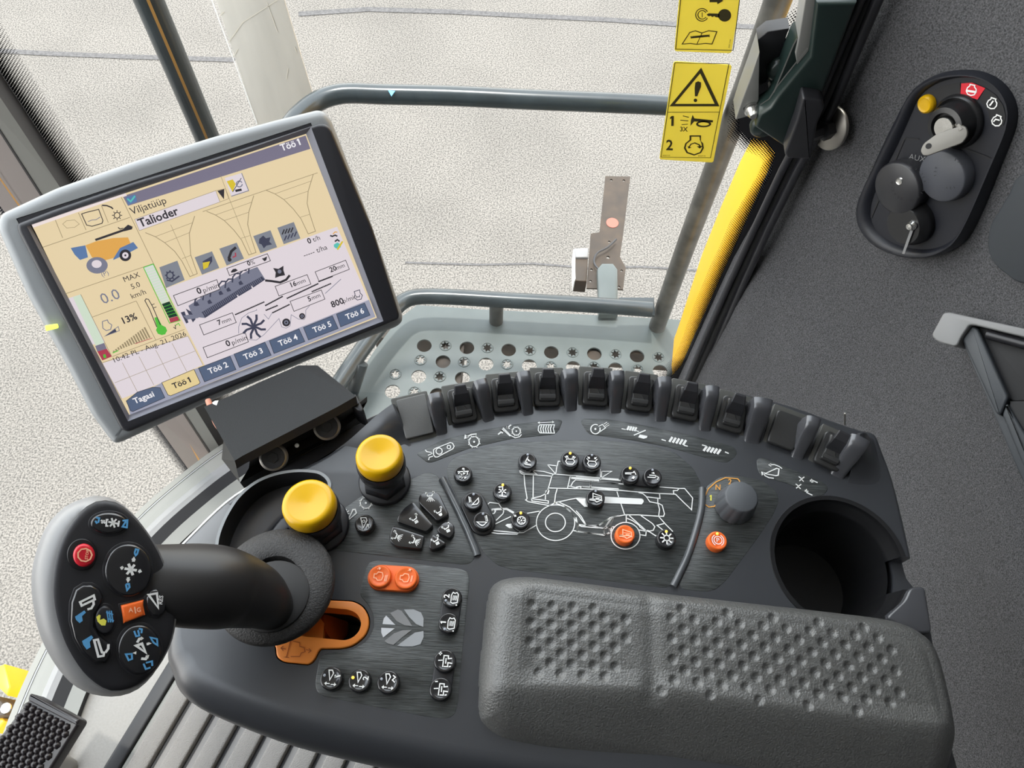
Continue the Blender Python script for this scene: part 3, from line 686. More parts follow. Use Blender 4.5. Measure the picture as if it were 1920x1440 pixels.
# recesses: face plates, cup holder, tray, lever slot
k8 = crop(480, 1020, 4.364); k7 = crop(600, 880, 6); k1 = crop(740, 660, 4.8); k2 = crop(1080, 660, 3.429); k3 = crop(840, 820, 6); k4 = crop(1080, 840, 6)
plates = {
 'P1': [(633, 962), (687, 923), (700, 932), (722, 936), (745, 925), (760, 904), (797, 886), (815, 888), (826, 898), (837, 917), (890, 1030), (893, 1043), (882, 1057), (867, 1059), (617, 1031), (616, 1020), (636, 987)],
 'P2': [(838, 893), (838, 873), (852, 857), (900, 841), (960, 830), (1060, 825), (1150, 827), (1225, 836), (1268, 850), (1300, 878), (1314, 905), (1311, 950), (1292, 1020), (1268, 1085), (1256, 1101), (1242, 1102), (960, 1068), (932, 1060), (905, 1035)],
 'P3': [(1318, 938), (1324, 912), (1350, 894), (1380, 891), (1430, 901), (1455, 920), (1461, 938), (1450, 965), (1420, 1010), (1362, 1088), (1342, 1106), (1322, 1110), (1280, 1105), (1273, 1096), (1292, 1056), (1306, 1000)],
 'P4': [(686, 1064), (692, 1054), (709, 1050), (862, 1066), (877, 1072), (881, 1086), (879, 1107), (866, 1233), (858, 1322), (852, 1342), (836, 1348), (800, 1344), (606, 1306), (594, 1297), (591, 1280), (597, 1245), (600, 1232), (612, 1225), (656, 1219), (686, 1204), (701, 1178), (700, 1153), (691, 1135), (676, 1118), (675, 1108)],
 'P5': [(781, 852), (786, 847), (830, 825), (900, 807), (970, 795), (1045, 786), (1055, 789), (1049, 806), (1040, 815), (960, 823), (880, 841), (812, 867), (802, 868), (795, 863)],
 'P6': [(1088, 791), (1094, 785), (1140, 786), (1200, 796), (1300, 817), (1374, 837), (1383, 847), (1378, 858), (1362, 868), (1352, 867), (1250, 838), (1180, 825), (1106, 815), (1098, 808)],
 'P7': [(1418, 861), (1430, 857), (1475, 876), (1544, 904), (1554, 916), (1546, 927), (1532, 933), (1524, 933), (1480, 908), (1427, 893), (1420, 880)]}
px2 = {k: [PC.xy(*q) for q in v] for k, v in plates.items()}
px2 = {k: rnd(v, .003, 3) for k, v in px2.items()}
m = MB().use('shell')
for v in px2.values():
    m.slab(PC, inset(ccw(v), -.0007), -.0022, .01)
cut(body, m.build('cutter'))
CU = PC.xy(1573, 1052); CR = .0455
m = MB().use('shell'); m.slab(PC, circ(*CU, CR, n=64), -.088, .02)
cut(body, m.build('cutter'))
m = MB().use('shell'); nx = PC.xy(1705, 1075); m.slab(PC, [(CU[0] + .02, nx[1] + .012), (nx[0] + .03, nx[1] + .012), (nx[0] + .03, nx[1] - .012), (CU[0] + .02, nx[1] - .012)], -.016, .02)
cut(body, m.build('cutter'))
tray = [(600, 889), (560, 885), (515, 892), (478, 908), (448, 935), (425, 972), (410, 1012), (410, 1060), (470, 1060), (560, 1010), (612, 935), (617, 905)]
tray2 = rnd([PC.xy(*q) for q in tray], .012, 4)
m = MB().use('shell'); m.slab(PC, tray2, -.06, .02); cut(body, m.build('cutter'))
gate_o = [(430, 1140), (470, 1122), (560, 1122), (617, 1126), (663, 1128), (680, 1137), (690, 1152), (693, 1170), (686, 1192), (663, 1211), (640, 1216), (602, 1216), (596, 1224), (590, 1238), (580, 1246), (532, 1241), (519, 1232), (518, 1212), (508, 1202), (440, 1192)]
gate_i = [(440, 1150), (475, 1136), (560, 1136), (608, 1138), (655, 1142), (672, 1150), (680, 1168), (676, 1184), (664, 1197), (648, 1203), (598, 1198), (549, 1193), (500, 1188), (450, 1176)]
go = rnd([PC.xy(*q) for q in gate_o], .004, 3); gi = rnd([PC.xy(*q) for q in gate_i], .004, 3)
m = MB().use('shell'); m.slab(PC, inset(ccw(go), -.0008), -.05, .02); cut(body, m.build('cutter'))
world_at(body)
def names(o): return o
# lower shell lip along the outer left edge
m = MB().use('trimgrey')
lip = [(800, 742), (700, 776), (640, 808), (560, 850), (480, 898), (420, 940), (352, 1005), (300, 1060), (330, 1130), (420, 1100), (520, 980), (660, 860), (760, 800)]
LP = Pl((0, 0, CT - .022), (0, 0, 1)); pts = [LP.xy(*q) for q in lip]
m.use('fin'); m.slab(LP, rnd(pts, .006), -.045, 0, .004); m.build('lower_shell', t_c)
m = MB().use('silverp'); LQ = Pl((0, 0, CT - .0195), (0, 0, 1))
m.slab(LQ, [LQ.xy(*q) for q in [(425, 941), (440, 952), (395, 1040), (340, 1060), (300, 1060), (352, 1008)]], -.002, 0, .0006); m.build('lip_panel', t_c, 'grey satin lip panel')
m = MB().use('metal'); m.ribbon([LQ.at(*q, .0005) for q in catmull([Vector(v) for v in [(620, 826), (560, 857), (490, 898), (424, 941), (356, 1006), (305, 1060)]], 4, False)], .0014, (0, 0, 1)); m.build('edge_strip', t_c, 'thin bright edge strip')
# face plates
for k, v in px2.items():
    m = MB().use('plate'); m.slab(PC, v, -.0022, .0002, .0004, 2)
    fp = m.build('face_plate', t_c); fp['k'] = 1; del fp['k']
    px2[k] = (v, fp)
# shiny ridge bars beside the main plate
for a in [[(829, 897), (842, 922), (868, 975), (890, 1026), (895, 1042)], [(1317, 915), (1314, 960), (1294, 1030), (1272, 1080), (1262, 1100)]]:
    m = MB().use('ridge'); P = [PC.at(*q, .0004) for q in a]; m.tube(catmull(P, 4, False), .0026, 10); m.build('ridge', t_c)
# tray and cup interior
m = MB().use('matte'); m.slab(PC, inset(ccw(tray2), -.0002), -.0599, -.0585); m.build('tray_floor', t_c)
m = MB().use('monshell'); rr = [PC.w(*q, .0012) for q in ccw(tray2)]; r2 = [PC.w(*q, .0012) for q in inset(ccw(tray2), -.0022)]; r3 = [PC.w(*q, -.03) for q in inset(ccw(tray2), .0003)]; r0 = [PC.w(*q, 0) for q in inset(ccw(tray2), -.0026)]
m.loft([r0, r2, rr]); m.use('matte'); m.loft([rr, r3, [PC.w(*q, -.059) for q in inset(ccw(tray2), .001)]]); m.build('tray_rim', t_c, 'light grey tray rim')
m = MB().use('satin'); a = [PC.xy(*q) for q in [(517, 962), (532, 951), (560, 950), (480, 1040), (455, 1045)]]; m.slab(PC, a, -.055, -.012, .002); m.build('tray_divider', t_c)
m = MB().use('black')
prof = [(.0490, -.0002), (.0486, .0007), (.0455, .0004), (.0448, -.0045), (.0436, -.006), (.0432, -.010), (.0418, -.0115), (.0412, -.016), (.0400, -.075), (.036, -.082), (0, -.083)]
m.lathe(PC.w(*CU, 0), (0, 0, 1), prof, 64, cap1=False); cup = m.build('cup_holder', t_c)
m = MB().use('black'); m.slab(PC, [(CU[0] + .028, nx[1] + .0118), (nx[0] + .03, nx[1] + .0118), (nx[0] + .03, nx[1] - .0118), (CU[0] + .028, nx[1] - .0118)], -.016, .02); cut(cup, m.build('cutter')); world_at(cup)
# right end posts flanking the cup notch
m = MB().use('fin'); P = [oxy(q, 0) for q in [(1655, 1160), (1690, 1128), (1700, 1104), (1728, 1102), (1742, 1190), (1700, 1190)]]; m.slab(PC, rnd(P, .004), -.06, .005, .0018, 3); m.build('cup_horn', t_c)
# lever gate
m = MB().use('orange2'); gO = ccw(go); gI = ccw(gi)
def resamp(p, n, c0):
    L = []
    for k in range(n):
        a = 2 * math.pi * k / n; d = Vector((math.cos(a), math.sin(a))); best = 0
        for i in range(len(p)):
            A = Vector(p[i]) - c0; B = Vector(p[(i + 1) % len(p)]) - c0; e = B - A; det = d.x * (-e.y) + d.y * e.x
            if abs(det) < 1e-14: continue
            t_ = (A.x * (-e.y) + A.y * e.x) / det; s_ = (d.x * A.y - d.y * A.x) / det
            if 0 <= s_ <= 1 and t_ > best: best = t_
        L.append(tuple(c0 + d * best))
    return L
m.slab(PC, go, -.004, .0012, .001, 3); gate = fixn(m.build('lever_gate', t_c, 'orange lever gate surround'))
m = MB().use('orange2'); m.slab(PC, inset(ccw(gi), .0005), -.02, .02); cut(gate, m.build('cutter'))
m = MB().use('orange2'); q0 = inset(ccw(gi), .0003); m.loft([[PC.w(*q, .0008) for q in q0], [PC.w(*q, -.012) for q in inset(q0, .0012)]]); m.use('matte'); m.loft([[PC.w(*q, -.012) for q in inset(q0, .0012)], [PC.w(*q, -.048) for q in inset(q0, .0012)]], cap1=True); m.build('gate_well', t_c)
m = MB().use('orange2')
MT['engr'] = mat('engraved_orange', (.42, .10, .015), .5); m.use('engr')
for s_ in [[(540, 1200), (548, 1200)], [(545, 1201), (537, 1232), (532, 1232), (542, 1233)], [(549, 1202), (562, 1205), (562, 1212), (570, 1214), (572, 1222), (565, 1224), (562, 1231), (545, 1231)], [(536, 1217), (527, 1215), (531, 1211)], [(527, 1215), (531, 1220)], [(574, 1218), (583, 1220), (579, 1216)], [(583, 1220), (578, 1224)]]:
    m.ribbon([PC.at(*q, .0015) for q in s_], .0006, (0, 0, 1))
m.build('gate_symbol', gate)
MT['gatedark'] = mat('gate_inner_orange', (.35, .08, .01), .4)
m = MB()
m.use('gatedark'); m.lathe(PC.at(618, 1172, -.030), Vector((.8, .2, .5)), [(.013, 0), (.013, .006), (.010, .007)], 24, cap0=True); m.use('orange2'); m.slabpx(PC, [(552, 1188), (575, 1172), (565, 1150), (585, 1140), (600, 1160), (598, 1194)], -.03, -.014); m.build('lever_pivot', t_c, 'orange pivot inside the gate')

# -: fins and pads
ctr = Vector(oxy((1150, 1330), 0))
fins = [((812, 722), (828, 812), 26, 20), ((895, 697), (917, 787), 26, 20), ((978, 681), (990, 776), 26, 20), ((1067, 677), (1071, 768), 30, 20), ((1157, 680), (1154, 772), 27, 20), ((1246, 691), (1239, 788), 27, 20), ((1337, 708), (1322, 806), 27, 20), ((1434, 731), (1410, 829), 36, 26), ((1531, 767), (1495, 858), 27, 20), ((1622, 806), (1570, 892), 36, 22)]
HFn = .028
for tip, base, w0, w1 in fins:
    T = Vector(oxy(tip, HFn)); B = Vector(oxy(base, 0)); d = (T - B); L = d.length; d.normalize(); sd = Vector((d.y, -d.x))
    rings = []; NT = 14
    for i in range(NT + 1):
        q = i / NT; x = -.004 + (L + .0) * q
        h = HFn * (1 - (1 - min(1, q / .80)) ** 1.6) if q > .02 else 0.0
        h = HFn * (0.5 - .5 * math.cos(math.pi * min(1, q / .75)))
        w = (w1 + (w0 - w1) * q) / 2600 * 1.06
        if q > .93: kk = (q - .93) / .07; h -= .006 * kk * kk; w *= 1 - .25 * kk * kk
        wb = w * (1.05 + .35 * q)
        ring = [Vector((*(B + d * x + sd * (-wb / 2 * 1.0)), CT - .012))]
        for j in range(11):
            a = math.pi * j / 10; c_, s_ = math.cos(a), math.sin(a)
            ex = math.copysign(abs(c_) ** .55, c_); ez = s_ ** .6
            wl = wb + (w - wb) * ez; rr_ = min(.006, h + .0005)
            ring.append(Vector((*(B + d * x - sd * (wl / 2 * ex)), CT - .001 + (h - rr_) * min(1, ez * 1.6) + rr_ * ez)))
        ring.append(Vector((*(B + d * x + sd * (wb / 2)), CT - .012)))
        rings.append(ring)
    # rounded outer end dropping down
    T2 = [p + Vector((*(d * .003), 0)) for p in rings[-1]]; T2 = [Vector((p.x, p.y, CT - .012 + (p.z - CT + .012) * .80)) for p in T2]
    T3 = [Vector((p.x + d.x * .002, p.y + d.y * .002, CT - .04)) for p in T2]
    rings += [T2, T3]
    m = MB().use('fin'); m.loft(rings, close=True, cap0=True, cap1=True); o = fixn(m.build('divider_fin', t_c)); world_at(o)
# pads and switches
sw = [((866, 759), 15, 1), ((946, 739), 10, 1), ((1025, 729), 4, 1), ((1116, 728), 0, 1), ((1199, 738), -5, 1), ((1286, 754), -9, 1), ((1372, 776), -14, 1), ((1471, 806), -20, 0), ((1559, 845), -25, 1)]
TILT = math.radians(14)
def padplane(px, ang, h=.004):
    p = Pl((0, 0, CT + h), (0, 0, 1)).at(*px); a = math.radians(ang)
    out_ = Vector((-math.sin(a), math.cos(a), 0))
    N = (Vector((0, 0, 1)) * math.cos(TILT) - out_ * math.sin(TILT)).normalized()
    return Pl(p, N, Vector((math.cos(a), math.sin(a), 0)))
MT['pad'] = mat('pad_plastic', (.066, .066, .060), .45)
MT['padlight'] = mat('blank_cover', (.09, .09, .088), .5, bump=.4, bscale=1500, bdist=.0003)
MT['swframe'] = mat('switch_frame', (.03, .03, .03), .35)
MT['rocker'] = mat('rocker_plastic', (.03, .03, .03), .3)
def rocker_switch(pl):
    m = MB().use('swframe'); m.slab(pl, rnd([(-.0100, -.0145), (.0100, -.0145), (.0100, .0125), (-.0100, .0125)], .004), .0, .0042, .0012); fr_ = m.build('rocker_switch', t_c)
    m = MB().use('rocker'); m.slab(pl, rnd([(-.0068, -.0112), (.0068, -.0112), (.0068, .010), (-.0068, .010)], .002), .004, .0085, .002, 4)
    m.use('swframe'); m.slab(pl, rnd([(-.0064, -.0098), (.0064, -.0098), (.0064, -.0062), (-.0064, -.0062)], .001), .008, .0088, .0004)
    m.build('rocker', fr_)
    # paddle wing leaning outwards
    m = MB().use('satin'); prof_ = [(-.0030, .0078), (.0000, .0118), (.0045, .0165), (.0105, .0185), (.0120, .0178), (.0112, .010), (.0090, .0078)]
    A = []; B = []
    for v, h in prof_:
        w = .0064 - .0022 * max(0, min(1, (v) / .010)); A.append(pl.w(-w, v, h)); B.append(pl.w(w, v, h))
    A2 = [p * 1 for p in A]; n = len(A); m.loft([A, B], cap0=True, cap1=True, smooth=False); w_ = fixn(m.build('paddle', fr_))
    bv = w_.modifiers.new('bevel', 'BEVEL'); bv.width = .0008; bv.segments = 2; bv.limit_method = 'ANGLE'
for px, ang, kind in sw:
    pl = padplane(px, ang)
    m = MB().use('pad'); m.slab(pl, rnd([(-.0128, -.0185), (.0128, -.0185), (.0132, .0175), (-.0132, .0175)], .0015), -.012, -.0006, .0006); m.build('switch_pad', t_c)
    if kind: rocker_switch(pl)
    else:
        m = MB().use('swframe'); m.slab(pl, rnd([(-.0102, -.0145), (.0102, -.0145), (.0102, .0125), (-.0102, .0125)], .003), 0, .0045, .0012); m.build('blank_cover', t_c)
pl = padplane((779, 782), 19, .005)
m = MB().use('pad'); m.slab(pl, rnd([(-.0135, -.020), (.0125, -.020), (.0130, .0185), (-.0150, .0185)], .0015), -.012, -.0006, .0006); m.build('switch_pad', t_c)
m = MB().use('padlight'); m.slab(pl, rnd([(-.0108, -.0155), (.0108, -.0155), (.0115, .0155), (-.0115, .0155)], .002), 0, .0035, .0008); m.build('blank_cover', t_c, 'light grey blank cover')
# raised shoulders closing both ends of the switch bank
lerp2 = lambda a, b_, t: (a[0] + (b_[0] - a[0]) * t, a[1] + (b_[1] - a[1]) * t)
def shoulder(tpx, bpx, sgn, H_, W_, skew):
    T = Vector(oxy(tpx, H_)); B = Vector(oxy(bpx, 0)); d = (T - B); L = d.length; d.normalize(); sd = Vector((d.y, -d.x)) * sgn; rings = []
    for i in range(13):
        q = i / 12; h = H_ * (.5 - .5 * math.cos(math.pi * min(1, q / .8))); wl = W_ * (.35 + .65 * q)
        P = B + d * (L * q); ring = [Vector((*(P - sd * .003), CT - .01)), Vector((*(P - sd * .003), CT + h * .8)), Vector((*(P - sd * .001), CT + h))]
        for j in range(1, 12):
            s_ = j / 11; ring.append(Vector((*(P + sd * (wl * s_) - d * (skew * s_ * q)), CT + h * (.5 + .5 * math.cos(math.pi * s_)) - .0006)))
        ring.append(Vector((*(P + sd * wl - d * (skew * q)), CT - .01))); rings.append(ring)
    rings.append([Vector((p.x + d.x * .002, p.y + d.y * .002, CT - .02)) for p in rings[-1]])
    m = MB().use('shell'); m.loft(rings, close=True, cap0=True, cap1=True); o = fixn(m.build('shoulder', t_c)); world_at(o)
shoulder((733, 758), (764, 838), -1, .014, .050, .012)
rings = []
for i in range(15):
    q = i / 14; hz = .027 * (.5 + .5 * math.cos(math.pi * q)); A = Vector(oxy(lerp2((1614, 812), (1588, 915), q), hz)); B = Vector(oxy(lerp2((1643, 822), (1678, 935), q), -.001)); ring = [Vector((A.x, A.y, CT - .01))]
    for j in range(13):
        k = j / 12; P = A.lerp(B, k); ring.append(Vector((P.x, P.y, CT - .0008 + hz * (.5 + .5 * math.cos(math.pi * k)))))
    ring.append(Vector((B.x, B.y, CT - .01))); rings.append(ring)
rings.insert(0, [Vector((p.x, p.y + .003, CT - .01 + (p.z - CT + .01) * .8)) for p in rings[0]])
m = MB().use('shell'); m.loft(rings, close=True, cap0=True, cap1=True); o = fixn(m.build('shoulder', t_c)); world_at(o)

# ------------------------------------------------------------------ printed marks on the plates
def inkset(mm, pl, lift):
    N = pl.N
    def L(pts, w=.0006, closed=False): mm.ribbon([pl.at(*q, lift) for q in pts], w, N, closed)
    def Fl(pts): mm.poly([pl.at(*q, lift) for q in pts])
    fn = lambda x, y: pl.at(x, y, lift)
    return L, Fl, fn
m = MB().use('white'); L, Fl, fn = inkset(m, PC, .0006); w = .00072
for s_ in [[(805, 370), (812, 395), (835, 412), (1165, 437), (1185, 415), (1080, 385), (960, 372)], [(805, 372), (840, 395), (1000, 415), (960, 385)], [(855, 415), (865, 540), (890, 690)], [(960, 420), (957, 680)], [(1170, 430), (1130, 570), (1108, 630), (1040, 665), (940, 685)], [(1130, 570), (1560, 580), (1920, 600)],
           [(1120, 308), (1225, 322), (1212, 412), (1120, 308)], [(1228, 330), (1240, 270), (1262, 270)], [(1185, 412), (1920, 472)], [(1375, 440), (1345, 570)], [(1378, 555), (1405, 505), (1440, 475), (1600, 490), (1920, 522)], [(1605, 495), (1605, 570)], [(1360, 548), (1480, 575), (1510, 552), (1920, 580)],
           [(1228, 580), (1210, 640), (1200, 720), (1195, 738)], [(890, 690), (873, 705), (905, 725), (1140, 768), (1210, 735)], [(940, 690), (1130, 716), (1128, 742), (945, 715), (940, 690)], [(1100, 600), (1095, 700)],
           [(1200, 735), (1440, 685), (1560, 678)], [(1200, 738), (1300, 770), (1390, 850), (1440, 940), (1475, 1000)], [(1255, 732), (1370, 785), (1470, 880), (1520, 950), (1560, 1000)], [(1465, 985), (1500, 1002), (1760, 1025), (1850, 1005)], [(1405, 1048), (1755, 1102), (1830, 1060), (1840, 1010)], [(1755, 1025), (1755, 1100)], [(1462, 985), (1452, 1050)],
           [(1550, 995), (1690, 990), (1760, 950), (1820, 905), (1920, 880)], [(1830, 912), (1762, 1020)], [(1858, 905), (1818, 1010), (1820, 1065)],
           [(450, 752), (470, 732), (570, 745), (605, 800), (627, 830), (618, 860), (540, 935)], [(890, 855), (1030, 830)], [(530, 975), (710, 890)], [(475, 1045), (790, 1075), (850, 1070), (990, 990)], [(455, 1065), (560, 1082), (775, 1090), (812, 1062)], [(500, 815), (535, 830), (520, 855), (500, 860)]]: L(k3(s_), w)
L(k3([(490, 815), (560, 808), (660, 805), (740, 850)]), .0016); L(k3([(1385, 455), (1700, 482)]), .0018)
L(k3(circ(1210, 960, 216, 200, n=44)), w, True); L(k3(circ(1208, 957, 112, 104, n=32)), w, True); Fl(k3([(643, 990), (665, 975), (712, 972), (722, 1022), (690, 1022)]))
Fl(k3([(1100, 600), (1130, 585), (1142, 600), (1130, 640), (1100, 640)]))
for s_ in [[(0, 325), (270, 348), (520, 366)], [(0, 360), (550, 407)], [(275, 235), (275, 362)], [(290, 262), (402, 262), (285, 335), (290, 262)], [(0, 440), (40, 432), (640, 490), (940, 512)], [(168, 375), (160, 435)], [(940, 438), (1160, 455), (1222, 455), (1312, 562), (1300, 695), (1210, 610), (1120, 520), (940, 512)], [(1160, 455), (1140, 478), (1095, 480), (1100, 515)],
           [(940, 515), (945, 568), (800, 550)], [(700, 500), (750, 512), (790, 545), (830, 605), (920, 622)], [(460, 490), (480, 552)], [(505, 625), (545, 745)], [(920, 565), (920, 620), (940, 690), (930, 765)], [(925, 620), (970, 645), (995, 740), (985, 768), (930, 768), (700, 752), (550, 752), (430, 775), (350, 810), (270, 865), (200, 880), (120, 880)],
           [(0, 705), (60, 770), (120, 880)], [(0, 780), (20, 860), (310, 900), (430, 885)], [(20, 860), (10, 940)], [(0, 940), (320, 975), (370, 960), (400, 942)], [(315, 900), (318, 975)], [(400, 790), (325, 900)], [(420, 785), (375, 900), (380, 955)], [(565, 755), (565, 835)],
           [(600, 760), (700, 850), (790, 930), (830, 945), (900, 990)], [(575, 790), (640, 820), (710, 870), (720, 890), (790, 935), (785, 985), (720, 975)], [(730, 760), (860, 850), (887, 885), (870, 925), (830, 935), (800, 925)], [(710, 922), (790, 937)], [(930, 770), (1010, 860), (1090, 940)], [(990, 850), (912, 870), (980, 925)]]: L(k4(s_), w)
Fl(k4([(200, 548), (330, 548), (740, 570), (760, 585), (762, 605), (740, 634), (330, 620), (200, 620)])); Fl(k4([(0, 572), (60, 560), (130, 552), (130, 660), (95, 662)])); L(k4(circ(557, 987, 163, 150, n=40)), w, True)
m.build('combine_diagram', px2['P2'][1])
# labels on the outer strip
m = MB().use('white'); L, Fl, fn = inkset(m, PC, .0006); w = .0007
def gear(kf, x, y, r, mw=w, nt_=8):
    L(kf(circ(x, y, r, n=20)), mw * 1.3, True)
    for i in range(nt_):
        a = 2 * math.pi * i / nt_ + .2; L(kf([(x + r * .95 * math.cos(a), y + r * .95 * math.sin(a)), (x + r * 1.28 * math.cos(a + .15), y + r * 1.28 * math.sin(a + .15))]), mw)
    Fl(kf(circ(x, y, r * .2, n=10)))
L(k1([(350, 880), (365, 868), (500, 815), (520, 820), (535, 848), (525, 870), (385, 945), (365, 945), (350, 925)]), w, True); L(k1(circ(400, 892, 28, n=16)), w, True); L(k1(circ(488, 855, 16, n=12)), w, True)
for s_ in [[(275, 880), (290, 898), (335, 905)], [(300, 930), (340, 912)], [(305, 972), (312, 948), (345, 938)]]: L(k1(s_), w)
gear(k1, 715, 808, 46); L(k1([(645, 768), (690, 742), (738, 738)]), w * 1.5); Fl(k1([(625, 785), (632, 742), (668, 770)]))
gear(k1, 1095, 713, 36); L(k1([(975, 682), (1045, 752), (1085, 772), (1125, 762), (1142, 742)]), w); L(k1([(968, 692), (1040, 758)]), w)
for a_ in [[(1048, 655), (1015, 682), (1012, 662), (1015, 682), (1035, 688)], [(930, 742), (970, 712), (950, 706), (970, 712), (968, 732)]]: L(k1(a_), w * 1.5)
L(k1([(1308, 655), (1438, 655), (1428, 690), (1438, 730), (1308, 728), (1292, 705), (1295, 670)]), w, True)
for i in range(5): x = 1318 + i * 22; L(k1([(x + 5, 660), (x - 5, 690), (x + 2, 725)]), w * 1.1)
L(k1([(1300, 636), (1425, 630)]), w * .8); Fl(k1([(1285, 636), (1305, 624), (1305, 648)])); Fl(k1([(1437, 630), (1418, 618), (1418, 642)]))
m.build('switch_symbols', px2['P5'][1])
m = MB().use('white'); L, Fl, fn = inkset(m, PC, .0006)
L(k2(circ(125, 496, 30, n=20, a0=-20, a1=300)), w * 1.2); Fl(k2(circ(125, 495, 7, n=8))); L(k2([(145, 478), (170, 466), (190, 488), (150, 515)]), w)
for s_ in [[(178, 465), (200, 450)], [(185, 474), (210, 458)], [(190, 482), (214, 468)]]: L(k2(s_), w * .7)
def bars(x0, y0, n_, dx_, dy_, sx_, sy_, ww): 
    for i in range(n_): L(k2([(x0 + dx_ * i, y0 + dy_ * i), (x0 + dx_ * i + sx_, y0 + dy_ * i + sy_)]), ww)
bars(329, 502, 4, 16, 2.5, 12, -26, .0015); L(k2([(293, 493), (320, 499)]), w); L(k2([(384, 505), (405, 512)]), w); L(k2([(372, 535), (448, 503)]), w * 1.3); Fl(k2([(410, 530), (440, 536), (460, 540), (455, 552), (435, 558), (400, 548)]))
bars(600, 578, 5, 22, 5, 20, -32, .0017); L(k2([(550, 562), (578, 571)]), w * 1.3); L(k2([(695, 600), (718, 606)]), w * 1.3)
bars(820, 636, 5, 22, 5, 22, -30, .0017); L(k2([(810, 597), (838, 605)]), w * 1.3); L(k2([(958, 642), (982, 652)]), w * 1.3)
m.build('switch_symbols', px2['P6'][1])
m = MB().use('white'); L, Fl, fn = inkset(m, PC, .0006)
L(k2([(1215, 782), (1290, 748), (1305, 752), (1300, 792), (1285, 795)]), w * 1.3, True); L(k2([(1245, 725), (1275, 724), (1305, 735), (1325, 750)]), w * 1.2); Fl(k2([(1236, 726), (1255, 715), (1255, 738)])); L(k2([(1272, 812), (1240, 808), (1215, 795), (1205, 775)]), w * 1.2); Fl(k2([(1190, 768), (1218, 775), (1195, 795)]))
for x, y, dx_ in [(1450, 815, 18), (1430, 862, 18)]:
    L(k2([(x - dx_, y - 14), (x - 6, y - 6), (x + 4, y + 8), (x + 14, y + 18)]), w * 1.1); L(k2([(x + dx_, y - 12), (x + 2, y), (x - 14, y + 14)]), w * 1.1)
for x, y in [(1515, 830), (1482, 895)]:
    L(k2([(x, y - 14), (x, y + 10)]), w); L(k2([(x - 12, y), (x + 12, y)]), w); L(k2([(x - 10, y - 8), (x + 10, y + 8)]), w); L(k2([(x, y - 8 if y < 850 else y + 8), (x + 38, y + 10 if y < 850 else y + 26)]), w * 1.2)
m.build('switch_symbols', px2['P7'][1])
# plate by the yellow knobs
m = MB().use('white'); L, Fl, fn = inkset(m, PC, .0006); gear(k7, 516, 377, 62)
for i in range(4):
    a = math.pi * i / 4 + .2; L(k7([(288 - 45 * math.cos(a), 490 - 45 * math.sin(a)), (288 + 45 * math.cos(a), 490 + 45 * math.sin(a))]), w * 1.2)
L(k7([(312, 575), (372, 452), (395, 450), (410, 490), (400, 500)]), w * 1.4, True)
m.build('knob_symbols', px2['P1'][1])
# emblem: split leaf disc
m = MB().use('silverp'); MT['emb'] = mat('emblem_grey', (.30, .31, .32), .4); MT['emb2'] = mat('emblem_pale', (.55, .56, .58), .4); L, Fl, fn = inkset(m, PC, .0006)
m.use('emb2'); Fl(k8([(1065, 585), (1140, 662), (1035, 655), (1045, 610)])); Fl(k8([(1025, 685), (1135, 690), (1040, 765), (1025, 725)]))
m.use('silverp'); Fl(k8([(1098, 565), (1160, 535), (1190, 545), (1240, 610), (1278, 672), (1215, 665), (1150, 630)])); Fl(k8([(1050, 795), (1130, 730), (1200, 705), (1275, 702), (1200, 760), (1125, 825), (1080, 815)]))
m.use('emb'); Fl(k8([(1210, 535), (1290, 535), (1350, 560), (1372, 610), (1368, 678), (1310, 655), (1255, 600)])); Fl(k8([(1155, 832), (1230, 775), (1300, 725), (1370, 712), (1372, 760), (1345, 820), (1280, 838), (1200, 838)]))
m.build('emblem', px2['P4'][1])
# ochre scale round the speed selector
m = MB().use('oprint'); L, Fl, fn = inkset(m, PC, .0006)
L([(x, y) for x, y in k2([(1010, 812), (960, 808), (900, 835), (850, 880), (825, 940), (830, 980), (855, 997), (890, 992), (912, 965)])], .0008); L(k2([(1010, 812), (1040, 815), (1052, 830), (1048, 842)]), .0008)
TX(m, fn, 'N', *k2([(896, 885)])[0], 14, -2, True, 0); TX(m, fn, '2', *k2([(978, 850)])[0], 14, -2, True, 0); m.use('yprint'); TX(m, fn, '1', *k2([(858, 955)])[0], 15, -2, True, 0)
m.build('speed_scale', px2['P3'][1])

